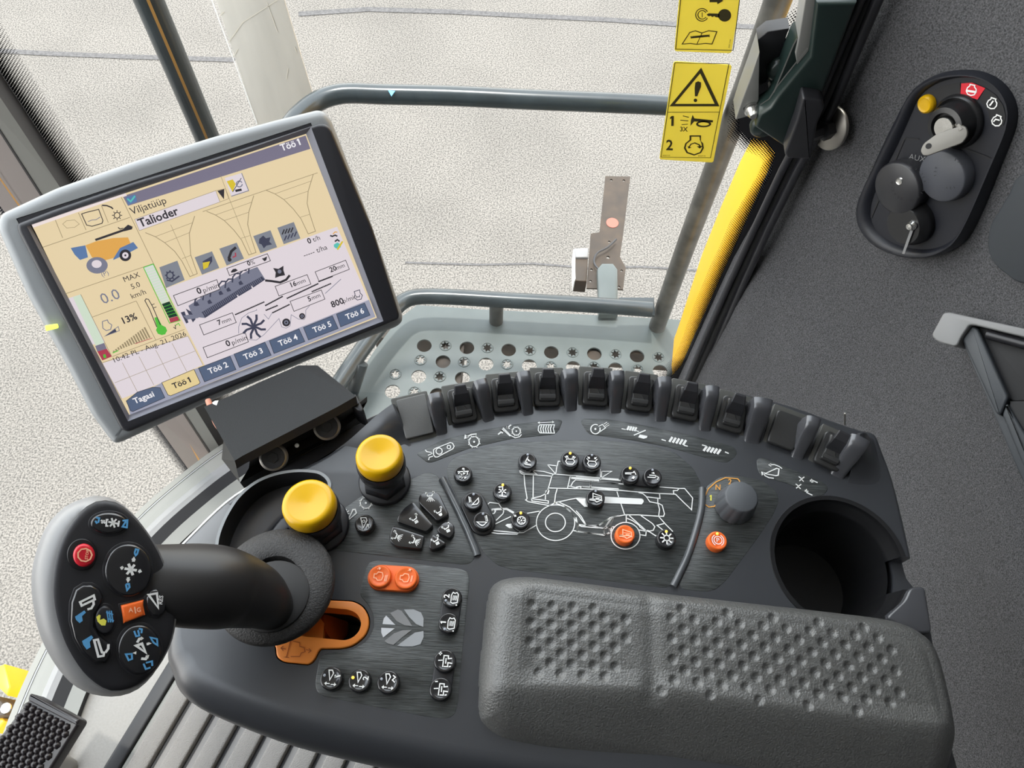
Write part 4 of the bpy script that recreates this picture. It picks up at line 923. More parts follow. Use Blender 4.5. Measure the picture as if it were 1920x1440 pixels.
# ------------------------------------------------------------------ push buttons
ZB = .0072; PBt = Pl((0, 0, CT + ZB), (0, 0, 1))
def btn_geo(m, O, r, h, key, rimkey=None):
    m.use(key); m.lathe(O - Vector((0, 0, h)), (0, 0, 1), [(r * 1.02, -.0015), (r * 1.02, h * .55), (r, h * .82), (r * .93, h * .97), (r * .86, h), (r * .7, h - .0004), (r * .4, h - .0008), (0, h - .0009)], 36, cap1=False)
def icon(kind, O, r, ang=0, key='white', parent=None):
    m = MB().use(key); ca, sa = math.cos(math.radians(ang)), math.sin(math.radians(ang))
    fn = lambda x, y: O + Vector(((x * ca - y * sa) * r, (x * sa + y * ca) * r, .0003))
    L = lambda pts, w=.09, c=False: m.ribbon([fn(*p) for p in pts], w * r, (0, 0, 1), c)
    Fl = lambda pts: m.poly([fn(*p) for p in pts]); T = lambda s_, x, y, sz, b_=True, al=.5: m.text(fn, s_, x, y, sz, 0, b_, al)
    def arrow(x, y, a, l=.25, w=.12):
        a = math.radians(a); d = Vector((math.cos(a), math.sin(a))); n_ = Vector((-d.y, d.x)); p = Vector((x, y))
        L([p, p + d * l], w * .8); Fl([p + d * (l + .2), p + d * l + n_ * .17, p + d * l - n_ * .17])
    if kind == 'header': L([(-.6, .15), (.6, .3)], .12); L([(-.5, -.1), (-.3, .2)], .1); L([(.5, -.1), (.45, .25)], .1); L([(-.05, -.6), (.1, .5)], .1); L([(-.3, -.35), (.4, -.45)], .12); L([(-.25, 0), (.3, -.6)], .1); L([(.25, .1), (-.3, -.5)], .1); Fl([(-.15, .45), (.15, .45), (.1, .65), (-.1, .65)])
    elif kind == 'reel': L([(0, -.5), (0, .4)], .13); L([(-.4, -.2), (.4, .2)], .13); L([(-.4, .2), (.4, -.2)], .13); L([(-.3, .45), (.05, .5)], .1); L([(-.3, -.55), (.5, -.6)], .12); Fl([(-.5, .45), (-.25, .3), (-.25, .6)])
    elif kind == 'steer': Fl([(-.05, .35), (.4, -.1), (.05, -.05)]); L([(-.3, -.35), (.05, .5)], .1); L([(-.3, -.4), (.4, -.5)], .12); L([(-.3, -.2), (0, -.25)], .1)
    elif kind in ('tank_open', 'tank_close'):
        L([(-.35, 0), (.35, 0), (.5, -.3), (.3, -.6), (-.3, -.6), (-.5, -.3)], .1, True)
        if kind == 'tank_open': arrow(-.2, .1, 130, .2); arrow(.2, .1, 50, .2); L([(-.6, .3), (-.35, 0)], .08); L([(.6, .3), (.35, 0)], .08)
        else: arrow(-.5, .5, -40, .15); arrow(.5, .5, 220, .15); L([(-.6, .3), (-.35, 0)], .08); L([(.6, .3), (.35, 0)], .08)
    elif kind == 'spout_a': L([(-.6, .1), (.1, .15), (.5, .2), (.6, -.05)], .1); L([(-.6, -.02), (.1, 0)], .08); Fl([(.1, -.5), (.35, -.6), (.5, -.3), (.3, -.2)]); L([(.3, .3), (.5, .35)], .1)
    elif kind == 'spout_b': L([(-.6, -.15), (.2, -.15), (.5, .05)], .1); L([(-.4, .1), (.3, .1), (.6, -.1), (.5, -.4)], .1); Fl([(-.2, .35), (.15, .5), (.2, .25)])
    elif kind == 'comb_a': L([(-.5, .45), (-.35, -.25)], .08); [L([(-.45 + .04 * i, .35 - .15 * i), (-.25 + .04 * i, .3 - .15 * i)], .07) for i in range(4)]; L([(-.05, -.45), (.55, .35), (.62, -.1), (.45, -.35)], .1, True)
    elif kind == 'comb_b': L([(.35, .6), (.55, -.05)], .08); [L([(.35 + .05 * i, .5 - .15 * i), (.15 + .05 * i, .45 - .15 * i)], .07) for i in range(4)]; L([(-.6, -.2), (.45, -.15), (.1, -.55), (-.1, -.55)], .1, True)
    elif kind == 'feeder': L(circ(.1, -.1, .42, n=20), .11, True); Fl(circ(.1, -.1, .1, n=8)); [L([(.1 + .2 * math.cos(i), -.1 + .2 * math.sin(i)), (.1 + .42 * math.cos(i), -.1 + .42 * math.sin(i))], .1) for i in range(0, 6)]; arrow(-.75, .45, -30, .15)
    elif kind == 'combine': L([(-.7, -.2), (-.3, -.15), (-.3, .45), (.2, .3), (.6, .2), (.6, -.2), (-.7, -.2)], .09); L([(-.7, -.3), (-.1, -.35), (.1, -.5), (.5, -.3), (.7, -.3)], .1); L([(-.2, .1), (.5, .05)], .07); L([(0, -.1), (.4, -.1)], .1)
    elif kind == 'chopper': L(circ(0, 0, .3, n=18), .12, True); [L([(.3 * math.cos(i * .785), .3 * math.sin(i * .785)), (.7 * math.cos(i * .785), .7 * math.sin(i * .785))], .14) for i in range(8)]
    elif kind == 'park': L(circ(0, 0, .42, n=24), .08, True); L(circ(0, 0, .62, n=14, a0=-60, a1=60), .08); L(circ(0, 0, .62, n=14, a0=120, a1=240), .08); T('P', 0, -.23, .7, False)
    elif kind == 'tri_r': L([(-.45, .55), (-.05, -.55), (.25, .3), (.1, .6)], .09, True); L(circ(-.08, .2, .13, n=10), .06, True); T('R', .45, -.45, .55)
    elif kind == 'engine_a': L([(-.5, .15), (-.3, .15), (-.15, .35), (.2, .3), (.3, 0), (.2, -.35), (-.15, -.4), (-.3, -.2), (-.5, -.2)], .07, True); [L([(.45 + .09 * i, -.45), (.5 + .09 * i, .1)], .05) for i in range(3)]; arrow(-.3, .6, 20, .15, .06)
    elif kind == 'engine_b': L([(-.5, .15), (-.3, .15), (-.15, .35), (.2, .3), (.3, 0), (.2, -.35), (-.15, -.4), (-.3, -.2), (-.5, -.2)], .07, True); [L([(.45 + .09 * i, -.35), (.5 + .09 * i, .2)], .05) for i in range(2)]; arrow(.1, .6, 30, .15, .06)
    elif kind in ('hd1', 'hd2', 'hd3'):
        L([(-.3, .68), (-.1, -.15), (.15, .45), (-.0, .7)], .1, True); arrow(-.05, -.45, 180, .3, .1); arrow(.05, -.5, 0, .3, .1)
        if kind == 'hd1': Fl([(.35, .05), (.8, .2), (.8, .35), (.3, .2)]); Fl([(.3, .05), (.42, .05), (.38, .35), (.26, .3)])
        elif kind == 'hd2': m.text(fn, '2', .78, .05, .72, 90, True, 0)
        else: L([(.35, .6), (.6, .45), (.35, .2), (.6, 0)], .1)
    elif kind in ('eng1', 'eng2'):
        m.text(fn, kind[-1], -.25, -.1, .8, 90, True, 0); L([(-.05, -.5), (.1, -.6), (.6, -.5), (.65, .3), (.5, .5), (.3, .4), (.1, .5), (-.05, .2)], .09, True); [L([(.1 + .12 * i, -.3), (.15 + .12 * i, .2)], .06) for i in range(4)]; L([(.45, -.75), (.6, -.75)], .12)
    elif kind in ('dt_plus', 'dt_minus'):
        L([(-.6, 0), (-.1, .05)], .09); L([(-.15, -.55), (-.1, .5)], .1); L([(-.05, -.5), (.3, -.5), (.3, -.15), (.7, -.2)], .1); L([(-.05, .45), (.3, .45), (.3, .2), (.65, .25)], .1); L([(.1, -.25), (.1, .25)], .1); L([(.4, -.5), (.6, -.45)], .1); L([(-.55, .6), (-.3, .62)] if kind == 'dt_minus' else [(-.6, .6), (-.3, .62)], .1)
        if kind == 'dt_plus': L([(-.45, .45), (-.45, .78)], .1)
    m.build('icon', parent)
buttons = [
 ((868, 888), 'header', 0, None), ((942, 921), 'reel', 0, 'led'), ((989, 864), 'steer', 0, 'dim'), ((1069, 861), 'tank_open', 0, 'led'), ((1110, 865), 'tank_close', 0, 'dim'),
 ((1182, 889), 'spout_a', 0, 'led'), ((1224, 893), 'spout_b', 0, 'dim'), ((887, 939), 'comb_a', 0, 'dim'), ((905, 976), 'comb_b', 0, 'dim'), ((976, 974), 'feeder', 0, 'led'),
 ((1117, 933), 'combine', 0, 'dim'), ((1173, 1001), 'combine', 0, 'orange'), ((1250, 1009), 'chopper', 0, 'led'), ((1346, 1013), 'park', 0, 'orangeled'), ((683, 981), 'tri_r', 0, None),
 ((712, 1080), 'engine_a', 0, 'obtn'), ((761, 1083), 'engine_b', 0, 'obtn'), ((847, 1120), 'eng2', 0, 'ldim'), ((841, 1168), 'eng1', 0, 'dim2'), ((834, 1239), 'dt_plus', 0, None), ((826, 1292), 'dt_minus', 0, None),
 ((621, 1272), 'hd1', 0, 'l'), ((674, 1276), 'hd2', 0, 'lled'), ((728, 1279), 'hd3', 0, 'l')]
def capsule(a, b_, r, h0, h1, key, name, label=None):
    A = Vector(PBt.xy(*a)); B = Vector(PBt.xy(*b_)); d = (B - A).normalized(); n_ = Vector((-d.y, d.x)); P = []
    th = math.atan2(d.y, d.x)
    for k in range(13): a_ = th - math.pi / 2 + math.pi * k / 12; P.append((B.x + r * math.cos(a_), B.y + r * math.sin(a_)))
    for k in range(13): a_ = th + math.pi / 2 + math.pi * k / 12; P.append((A.x + r * math.cos(a_), A.y + r * math.sin(a_)))
    m = MB().use(key); m.slab(PC, P, h0, h1, .0008); m.build(name, t_c, label)
capsule((1069, 861), (1110, 865), .0064, 0, .0022, 'satin', 'button_bridge'); capsule((1182, 889), (1224, 893), .0064, 0, .0022, 'satin', 'button_bridge')
capsule((887, 939), (905, 976), .0090, 0, .0022, 'black', 'button_bridge'); capsule((847, 1120), (841, 1168), .0066, 0, .0030, 'satin', 'button_bridge'); capsule((834, 1239), (826, 1292), .0066, 0, .0030, 'satin', 'button_bridge')
capsule((712, 1080), (761, 1083), .0086, 0, .0045, 'orange', 'button_bridge', 'orange double button base')
for px, kd, ang, st in buttons:
    O = PBt.at(*px); r = .0068; key = 'button'
    if st in ('orange', 'orangeled', 'obtn'): key = 'orange'
    if st == 'obtn': r = .0078
    if px[0] < 850 and px[1] > 1200: r = .0072
    m = MB(); btn_geo(m, O, r, ZB - .0003, key); b_ = m.build('button', t_c, {'orange': 'orange button'}.get(key))
    icon(kd, O, r * .98, ang, 'opale' if key == 'orange' and st != 'orangeled' else 'white', b_)
    lp = None
    if st in ('led', 'dim', 'orangeled'): lp = (0, .72)
    elif st in ('l', 'lled'): lp = (-.62, .22)
    elif st == 'ldim': lp = (-.55, -.35)
    elif st == 'dim2': lp = (-.3, -.6)
    if lp:
        m = MB().use('led' if st in ('led', 'lled', 'orangeled') else 'grey_led')
        m.lathe(O + Vector((lp[0] * r, lp[1] * r, -.0006)), (0, 0, 1), [(.0010 if 'led' in st else .0008, 0), (.0009, .0009), (0, .0012)], 12, cap1=False); m.build('indicator_lamp', b_, 'lit amber lamp' if 'led' in st and 'dim' not in st else None)
# shaped header-spreader keys
keys = [([(1110, 320), (1130, 275), (1240, 245), (1300, 250), (1345, 280), (1455, 510), (1320, 585), (1110, 375)], [('u', 1240, 300, 0, 1), ('u', 1345, 480, -25, 0)]),
        ([(1050, 360), (1280, 630), (1195, 705), (860, 590), (880, 520), (950, 430)], [('u', 1070, 560, -30, 2)]),
        ([(820, 630), (1165, 745), (1175, 760), (1150, 895), (1040, 890), (860, 870), (790, 820), (775, 760)], [('u', 860, 750, -60, 1), ('u', 1060, 800, -60, 1)]),
        ([(1310, 670), (1400, 590), (1470, 590), (1515, 640), (1510, 720), (1460, 778), (1340, 720)], [('u', 1430, 660, -25, 2)]),
        ([(1265, 725), (1425, 830), (1350, 880), (1260, 905), (1225, 880), (1235, 800)], [('u', 1310, 800, -25, 2)])]
PKt = Pl((0, 0, CT + .0065), (0, 0, 1))
for pts, ic in keys:
    m = MB().use('button'); q = [PKt.xy(*v) for v in k7(pts)]; m.slab(PC, rnd(q, .0018, 3), 0, .0065, .0008); kb = m.build('shaped_key', t_c)
    m = MB().use('white')
    for _, x, y, ang, rays in ic:
        s_ = 52; ca, sa = math.cos(math.radians(ang)), math.sin(math.radians(ang))
        fn = lambda a, b_: PKt.at(*k7([(x + (a * ca + b_ * sa) * s_, y - (b_ * ca - a * sa) * s_)])[0], .0003)
        RB = lambda p, w_: m.ribbon([fn(*v) for v in p], w_ * .0035, (0, 0, 1))
        RB([(-.8, .6), (-.55, -.05), (.35, .05), (.7, .9)], .22)
        m.poly([fn(*v) for v in [(-1.05, .35), (-.65, .3), (-.65, .75), (-1.05, .8)]]); m.poly([fn(*v) for v in [(.45, .55), (.9, .55), (.9, 1.05), (.45, 1.05)]])
        if rays == 1: [RB([(.1 * i - .2, -.25), (.42 * i - .75, -1.25 + .08 * abs(i - 2))], .14) for i in range(5)]
        elif rays == 2: [RB([(-.35 + .2 * i, -.3), (-.35 + .2 * i, -.95)], .15) for i in range(4)]
        else: m.poly([fn(*v) for v in [(-.45, -.3), (.35, -.25), (.3, -.8), (-.1, -.95), (-.4, -.7)]])
    m.build('icon', kb)
# speed selector knob
O = Pl((0, 0, CT + .020), (0, 0, 1)).at(1391, 931); Ob = Vector((O.x, O.y, CT))
m = MB().use('knobgrey'); prof = [(.0142, .0006), (.0140, .006), (.0120, .0185), (.0112, .0198), (.0105, .0202), (0, .0204)]; rings = []
for r_, h in prof:
    ring = []
    for k in range(72): a = 2 * math.pi * k / 72; rk = r_ * (1 - (.035 if k % 6 < 2 and h < .019 else 0)); ring.append(Ob + Vector((rk * math.cos(a), rk * math.sin(a), h)))
    rings.append(ring)
m.loft(rings); kn = m.build('speed_selector_knob', t_c); world_at(kn)
m = MB().use('black'); m.slabpx(PC, k2([(930, 905), (975, 925), (955, 975), (912, 955)]), 0, .009, .0006); m.build('pointer', kn)
# two yellow mushroom knobs
for top_, z_, R_, base in [((710, 849), .044, .0162, (722, 903)), ((576, 940), .040, .0178, (600, 985))]:
    T = Pl((0, 0, CT + z_), (0, 0, 1)).at(*top_); B = PC.at(*base); ax_ = (T - B); hgt = ax_.length; 
    m = MB().use('yellow'); m.lathe(B, ax_, [(R_ * .96, hgt - .013), (R_ * 1.01, hgt - .010), (R_, hgt - .0045), (R_ * .95, hgt - .0018), (R_ * .86, hgt - .0005), (R_ * .72, hgt - .0006), (R_ * .35, hgt - .0022), (0, hgt - .0025)], 48, cap0=True, cap1=False); kb = m.build('yellow_push_knob', t_c, 'yellow mushroom push knob')
    m = MB().use('satin'); m.lathe(B, ax_, [(R_ * 1.0, hgt - .013), (R_ * 1.06, hgt - .0145), (R_ * 1.04, hgt - .022), (R_ * .72, hgt - .026), (R_ * .6, hgt - .028), (R_ * .62, .010)], 40, cap1=False)
    m.lathe(PC.at(*base), (0, 0, 1), [(R_ * 1.16, -.001), (R_ * 1.16, .003), (R_ * 1.1, .004)], 40, cap1=True); m.lathe(PC.at(*base), (0, 0, 1), [(R_ * 1.02, .003), (R_ * 1.0, .0095), (R_ * .92, .011)], 6); m.build('base', kb)

# ================================================================== ARMREST PAD
t_a = thing('armrest_pad', 'black dimpled rubber armrest pad on the near side of the console', 'armrest', (.16, .03, CT))
arm_px = [(896, 1335), (898, 1262), (906, 1180), (915, 1118), (930, 1096), (958, 1087), (1000, 1086), (1100, 1098), (1215, 1113), (1400, 1134), (1560, 1152), (1660, 1166), (1712, 1188), (1744, 1225), (1768, 1310), (1782, 1400), (1780, 1470), (1740, 1500), (1500, 1500), (1200, 1462), (1060, 1440), (985, 1420), (930, 1396), (902, 1362)]
ap = catmull([Vector(PC.xy(*q)) for q in arm_px], 4); AP = np.array([[v.x, v.y] for v in ap])
x0, y0 = AP.min(0) - .003; x1, y1 = AP.max(0) + .003; st = .0008
gx_ = np.arange(x0, x1, st); gy_ = np.arange(y0, y1, st); X, Y = np.meshgrid(gx_, gy_)
def sdist(X, Y, P):
    d = np.full(X.shape, 1e9); ins = np.zeros(X.shape, bool); n = len(P)
    for i in range(n):
        ax_, ay_ = P[i]; bx_, by_ = P[(i + 1) % n]; ex, ey = bx_ - ax_, by_ - ay_
        t_ = np.clip(((X - ax_) * ex + (Y - ay_) * ey) / (ex * ex + ey * ey + 1e-16), 0, 1)
        d = np.minimum(d, np.hypot(X - ax_ - t_ * ex, Y - ay_ - t_ * ey))
        c_ = ((ay_ > Y) != (by_ > Y)) & (X < (bx_ - ax_) * (Y - ay_) / (by_ - ay_ + 1e-16) + ax_); ins ^= c_
    return np.where(ins, -d, d)
sd_ = sdist(X, Y, AP); ins_ = np.clip(-sd_, 0, None)
HA = .021; PA = Pl((0, 0, CT + HA), (0, 0, 1))
plate_px = [(968, 1118), (1120, 1126), (1205, 1140), (1220, 1150), (1235, 1142), (1300, 1136), (1600, 1168), (1690, 1190), (1712, 1240), (1722, 1330), (1650, 1352), (1450, 1315), (1300, 1290), (1235, 1282), (1215, 1280), (1190, 1284), (960, 1284)]
cr0 = Vector(PA.xy(960, 1282)); cr1 = Vector(PA.xy(1245, 1288)); cr2 = Vector(PA.xy(1700, 1352))
base_h = HA * np.sqrt(1 - (1 - np.clip(ins_ / .020, 0, 1)) ** 2)
# crease where the flat top rolls over to the front
def ycr(x): return np.interp(x, [cr0.x, cr1.x, cr2.x], [cr0.y, cr1.y, cr2.y])
dn_ = np.clip(ycr(X) - Y, 0, None); fall = np.where(dn_ > 0, .72 * (np.sqrt(dn_ ** 2 + .007 ** 2) - .007), 0)
Z = base_h - fall
# slight hollow of the top, groove between the two fields
gxc = PA.xy(1222, 1200)[0]; fld = np.clip((Y - ycr(X)) / .010, 0, 1)
Z -= .0030 * np.exp(-((X - gxc) / .006) ** 2) * np.clip(1 - dn_ / .012, 0, 1) * np.clip((ins_ - .003) / .01, 0, 1)
lx = PA.xy(975, 1200)[0]; Z -= .0022 * fld * np.clip((X - lx) / .009, 0, 1) * np.clip((ins_ - .008) / .006, 0, 1) * (1 - np.exp(-((X - gxc) / .007) ** 2))
D1 = "245,152 325,157 407,161 488,166 285,188 365,193 445,199 528,203 612,210 241,224 321,229 403,234 488,238 571,242 280,264 362,269 445,273 528,278 613,284 237,299 319,303 403,309 488,315 571,319 275,341 359,345 443,350 530,354 317,382 401,387 487,392 571,397 271,420 357,425 443,432 529,435 833,168 1012,185 1192,203 1370,222 1548,240 791,205 881,211 970,220 1060,228 1150,236 1242,246 1334,256 1422,264 1511,273 1601,283 838,248 929,256 1017,264 1109,273 1198,282 1292,291 1382,302 1472,310 1562,320 1653,330 794,286 884,293 974,302 1067,309 1157,319 1251,327 1342,338 1433,347 1524,357 1616,366 840,330 932,339 1022,347 1114,355 1208,364 1300,374 1394,384 1486,394 1577,404 1670,413 797,368 887,376 980,384 1072,392 1166,402 1259,411 1353,420 1445,432 1537,438 1632,449 844,412 937,423 1030,431 1124,438 1216,449 1310,459 1405,468 1498,478 1591,488 1685,497 800,451 892,459 988,468 1082,478 1177,487 1271,496 1366,505 1460,516 1554,526 1647,537 753,491 941,508 1132,529 1323,549 1514,571"
for q in D1.split():
    a, b_ = map(float, q.split(',')); u, v = PA.xy(880 + a / 2.087, 1060 + b_ / 2.087)
    rr_ = np.hypot(X - u, Y - v); Z -= .0016 * np.clip(1 - (rr_ / .0031) ** 2, 0, 1) ** .7
Z = np.where(sd_ > 0, -.03, Z + .002)
edge_ = (sd_ > 0) & (sd_ < .0022)
ny_, nx_ = X.shape; vs = np.stack([X, Y, CT + Z], -1).reshape(-1, 3); keep = (sd_ < .0024)
k_ = keep[:-1, :-1] & keep[1:, :-1] & keep[:-1, 1:] & keep[1:, 1:]; idx = np.arange(ny_ * nx_).reshape(ny_, nx_)
fs = np.stack([idx[:-1, :-1][k_], idx[:-1, 1:][k_], idx[1:, 1:][k_], idx[1:, :-1][k_]], -1)
us = np.unique(fs); mp_ = np.full(ny_ * nx_, -1); mp_[us] = np.arange(len(us))
me = bpy.data.meshes.new('pad'); me.from_pydata((vs[us] - np.array(t_a.location)).tolist(), [], mp_[fs].tolist()); me.materials.append(MT['arm'])
me.polygons.foreach_set('use_smooth', [True] * len(me.polygons)); o = bpy.data.objects.new('pad', me); COL.objects.link(o); o.parent = t_a
# ================================================================== MULTIFUNCTION LEVER
t_l = thing('control_lever', 'large oval-headed black drive lever with silver rim and many buttons', 'lever', PC.at(560, 1160))
kc = crop(40, 900, 3.428)
NH = c2w(Vector((.46, -.10, -.88)).normalized()); OH = CAM + ray(205, 1115) * .402
HP_ = Pl(OH, NH, c2w(Vector((1, 0, .3))))
def ringat(px, lift, off=0.0, n=72, c=(590, 760)):
    c0 = Vector(HP_.xy(*kc([c])[0], lift)); p = [HP_.xy(*q, lift) for q in kc(px)]; p = [tuple(v) for v in catmull([Vector(q) for q in p], 4)]
    if off: p = inset(ccw(p), off)
    return [HP_.w(*q, lift) for q in resamp(p, n, c0)]
face = [(480, 148), (540, 139), (600, 150), (660, 185), (760, 285), (860, 430), (930, 590), (975, 740), (988, 860), (965, 1010), (915, 1130), (840, 1240), (750, 1315), (650, 1350), (560, 1350), (470, 1300), (380, 1210), (290, 1060), (235, 900), (208, 740), (215, 580), (245, 440), (300, 320), (390, 205)]
rim = [(450, 104), (530, 105), (600, 125), (680, 180), (770, 280), (865, 430), (935, 590), (975, 740), (984, 860), (965, 1010), (915, 1135), (840, 1260), (750, 1345), (650, 1385), (560, 1392), (440, 1372), (320, 1305), (210, 1175), (125, 1010), (80, 830), (64, 640), (90, 480), (160, 300), (290, 165)]
mid = [(a[0] * .5 + b_[0] * .5, a[1] * .5 + b_[1] * .5) for a, b_ in zip(face, rim)]
m = MB().use('silverp')
m.loft([ringat(rim, -.020, .010), ringat(rim, -.0165, .004), ringat(rim, -.013, .0006), ringat(rim, -.0105, 0), ringat(mid, -.0035, 0), ringat(face, -.0004, -.0008)], cap0=True, cap1=True); hd_ = fixn(m.build('head', t_l, 'silver grey head rim'))
m = MB().use('satin'); m.loft([ringat(face, -.003, 0), ringat(face, .0002, 0), ringat(face, .0010, .0012), ringat(face, .0012, .003)], cap1=True); fc = m.build('face', t_l, 'black button face')
m = MB().use('black'); rg = []
shaft = [((255, 1080), .425, .0175), ((330, 1095), .432, .0225), ((400, 1100), .440, .0235), ((440, 1106), .450, .0218), ((478, 1118), .460, .0190), ((500, 1132), .471, .0155), ((522, 1148), .49, .012), ((575, 1165), .54, .010)]
Ps = [CAM + ray(*p) * d for p, d, r in shaft]; Rs = [r for _, _, r in shaft]
PsC = catmull(Ps, 5, False); RsC = [v.x for v in catmull([Vector((r, 0, 0)) for r in Rs], 5, False)]
MT['grip'] = mat('grip_rubber', (.016, .015, .015), .42, spec=.45)
m = MB().use('grip'); m.tube(PsC, RsC, 32); m.build('shaft', t_l)
Zc = CT + .030; O = Pl((0, 0, Zc), (0, 0, 1)).at(514, 1096)
Nc = Vector((-.06, .10, 1)).normalized(); R_ = .0385
m = MB().use('collar'); m.lathe(O, Nc, [(R_ * .55, -.016), (R_ * .93, -.010), (R_, -.003), (R_ * .995, .0), (R_ * .96, .0018), (R_ * .80, .004), (R_ * .55, .0055), (R_ * .46, .004), (R_ * .42, -.004)], 64, cap0=False, cap1=True); m.build('palm_rest', t_l, 'grained round palm rest')
m = MB().use('matte'); o2 = Pl((0, 0, Zc + .005), (0, 0, 1)).at(512, 1118); m.lathe(o2, Nc, [(.0235, -.006), (.0230, .0015), (.0205, .003), (0, .003)], 40, cap1=False); m.build('boot', t_l)
m = MB().use('black'); m.lathe(PC.at(560, 1160, -.03), Nc, [(.014, 0), (.012, .045)], 24); m.build('stem', t_l)
# buttons on the head
def hbtn(px, key, label=None, h=.0032, ins=.0008, r=0, name='button'):
    q = [HP_.xy(*v) for v in kc(px)]; 
    m = MB().use('satin'); m.slab(HP_, inset(ccw(q), -.0010), .001, .0016, .0003)
    m.use(key); m.slab(HP_, q, .001, h, min(.0016, h * .5), 5); return m.build(name, fc, label)
TL = []
def hink(key, draw, parent, lift=.0036):
    m = MB().use(key); L = lambda p, w=.0008, c=False: m.ribbon([HP_.at(*q, lift) for q in kc(p)], w, HP_.N, c)
    Fl = lambda p: m.poly([HP_.at(*q, lift) for q in kc(p)]); draw(m, L, Fl, lambda x, y: HP_.at(*kc([(x, y)])[0], lift)); o = m.build('symbol', parent); return o
# keep thing > part > sub-part: buttons are parts, symbols sub-parts
def hb(*a, **k):
    b_ = hbtn(*a, **k); b_.parent = t_l; off = wloc(t_l) - wloc(fc); 
    return b_
fc_loc = Vector(fc.location)
b1 = hb(circ(562, 278, 118, 70, n=36), 'button')
hink('white', lambda m, L, F_, fn: (L([(512, 258), (540, 278)], .0009), L([(515, 278), (535, 258)], .0009), [L([(590 - 32 * math.cos(a), 275 - 32 * math.sin(a)), (590 + 32 * math.cos(a), 275 + 32 * math.sin(a))], .0009) for a in (0.2, 1.25, 2.3)], L([(628, 262), (622, 300)], .0009), L([(560, 255), (548, 255), (545, 295), (560, 295)], .0008)), b1)
hink('blue', lambda m, L, F_, fn: (L([(480, 240), (500, 245), (495, 275)], .0009), L([(475, 262), (488, 280)], .0009), L([(650, 262), (682, 258), (678, 305), (650, 300), (672, 265)], .0009)), b1)
m = MB().use('black'); m.slab(HP_, [HP_.xy(*v) for v in kc(circ(392, 478, 98, 103, n=40))], .001, .0022, .0006); m.use('matte'); b2 = m.build('button_well', t_l)
b3 = hb(circ(404, 480, 70, 74, n=36), 'red', 'red stop button', h=.0052)
hink('opale', lambda m, L, F_, fn: (L(circ(408, 482, 46, 42, n=9), .0007, True), TX(m, fn, 'STOP', 425, 512, 26, 80, True)), b3, .0056)
b4 = hb(circ(685, 575, 150, 168, n=44), 'button', h=.0048)
def cross(m, L, F_, fn):
    for a in (0.15, 1.2, 2.25): L([(703 - 40 * math.cos(a), 575 - 40 * math.sin(a)), (703 + 40 * math.cos(a), 575 + 40 * math.sin(a))], .0013)
    for x, y, dx_, dy_ in [(720, 525, 4, -28), (688, 625, -3, 30), (655, 568, -18, -6), (752, 583, 20, 6)]:
        L([(x, y), (x + dx_ * .6, y + dy_ * .6)], .0014); n_ = Vector((-dy_, dx_)).normalized() * 15; F_([(x + dx_ * 1.2, y + dy_ * 1.2), (x + dx_ * .4 + n_.x, y + dy_ * .4 + n_.y), (x + dx_ * .4 - n_.x, y + dy_ * .4 - n_.y)])
hink('white', cross, b4, .0052)
hink('blue', lambda m, L, F_, fn: (L([(728, 470), (735, 445), (752, 448), (745, 475), (735, 485), (728, 470)], .0009), L([(672, 670), (692, 668), (695, 690), (680, 708), (672, 670)], .0009)), b4, .0052)
b5 = hb([(400, 668), (350, 700), (322, 780), (318, 900), (345, 1010), (400, 1110), (470, 1170), (540, 1165), (575, 1110), (565, 1040), (500, 990), (465, 930), (470, 850), (510, 790), (525, 740), (500, 695), (450, 668)], 'button', h=.0044)
hink('white', lambda m, L, F_, fn: (L([(378, 785), (465, 742), (472, 768), (388, 808)], .0011, True), L([(462, 770), (465, 800), (450, 825), (425, 832)], .0011), L([(468, 1030), (492, 1025), (518, 1108), (532, 1110), (528, 1130), (495, 1135)], .0011, True), L([(560, 1055), (558, 1085), (540, 1110)], .0012)), b5, .0048)
hink('blue', lambda m, L, F_, fn: (F_([(345, 878), (405, 838), (415, 852), (390, 875), (395, 905), (375, 920), (352, 900)]), F_([(390, 1035), (450, 998), (462, 1012), (440, 1040), (445, 1075), (420, 1090), (398, 1060)])), b5, .0048)
b6 = hb(circ(536, 893, 66, 92, n=32), 'satin', h=.0040)
hink('yprint', lambda m, L, F_, fn: (F_([(482, 880), (500, 865), (510, 870), (505, 900), (530, 890), (548, 905), (540, 935), (515, 935), (490, 910)]),), b6, .0043)
hink('blue', lambda m, L, F_, fn: ([L([(550 + 14 * i, 840), (560 + 14 * i, 915)], .0006) for i in range(3)], L([(545, 850), (590, 865)], .0006), L([(555, 890), (595, 905)], .0006)), b6, .0043)
b7 = hb([(638, 802), (785, 765), (782, 800), (795, 862), (656, 916), (648, 860)], 'orange', 'orange button', h=.0042)
hink('opale', lambda m, L, F_, fn: (TX(m, fn, 'A', 690, 850, 40, 3, True), TX(m, fn, 'G', 742, 848, 40, 3, True), L([(728, 815), (735, 858)], .0007)), b7, .0045)
b8 = hb([(828, 705), (868, 695), (905, 720), (930, 770), (925, 830), (880, 875), (830, 870), (800, 820), (800, 750)], 'button', h=.0036)
hink('white', lambda m, L, F_, fn: (L([(818, 738), (872, 728), (880, 822)], .0011, True), TX(m, fn, 'RES', 905, 800, 38, 82, True)), b8, .0039)
b9 = hb(circ(757, 1082, 138, 160, n=44), 'button', h=.0048)
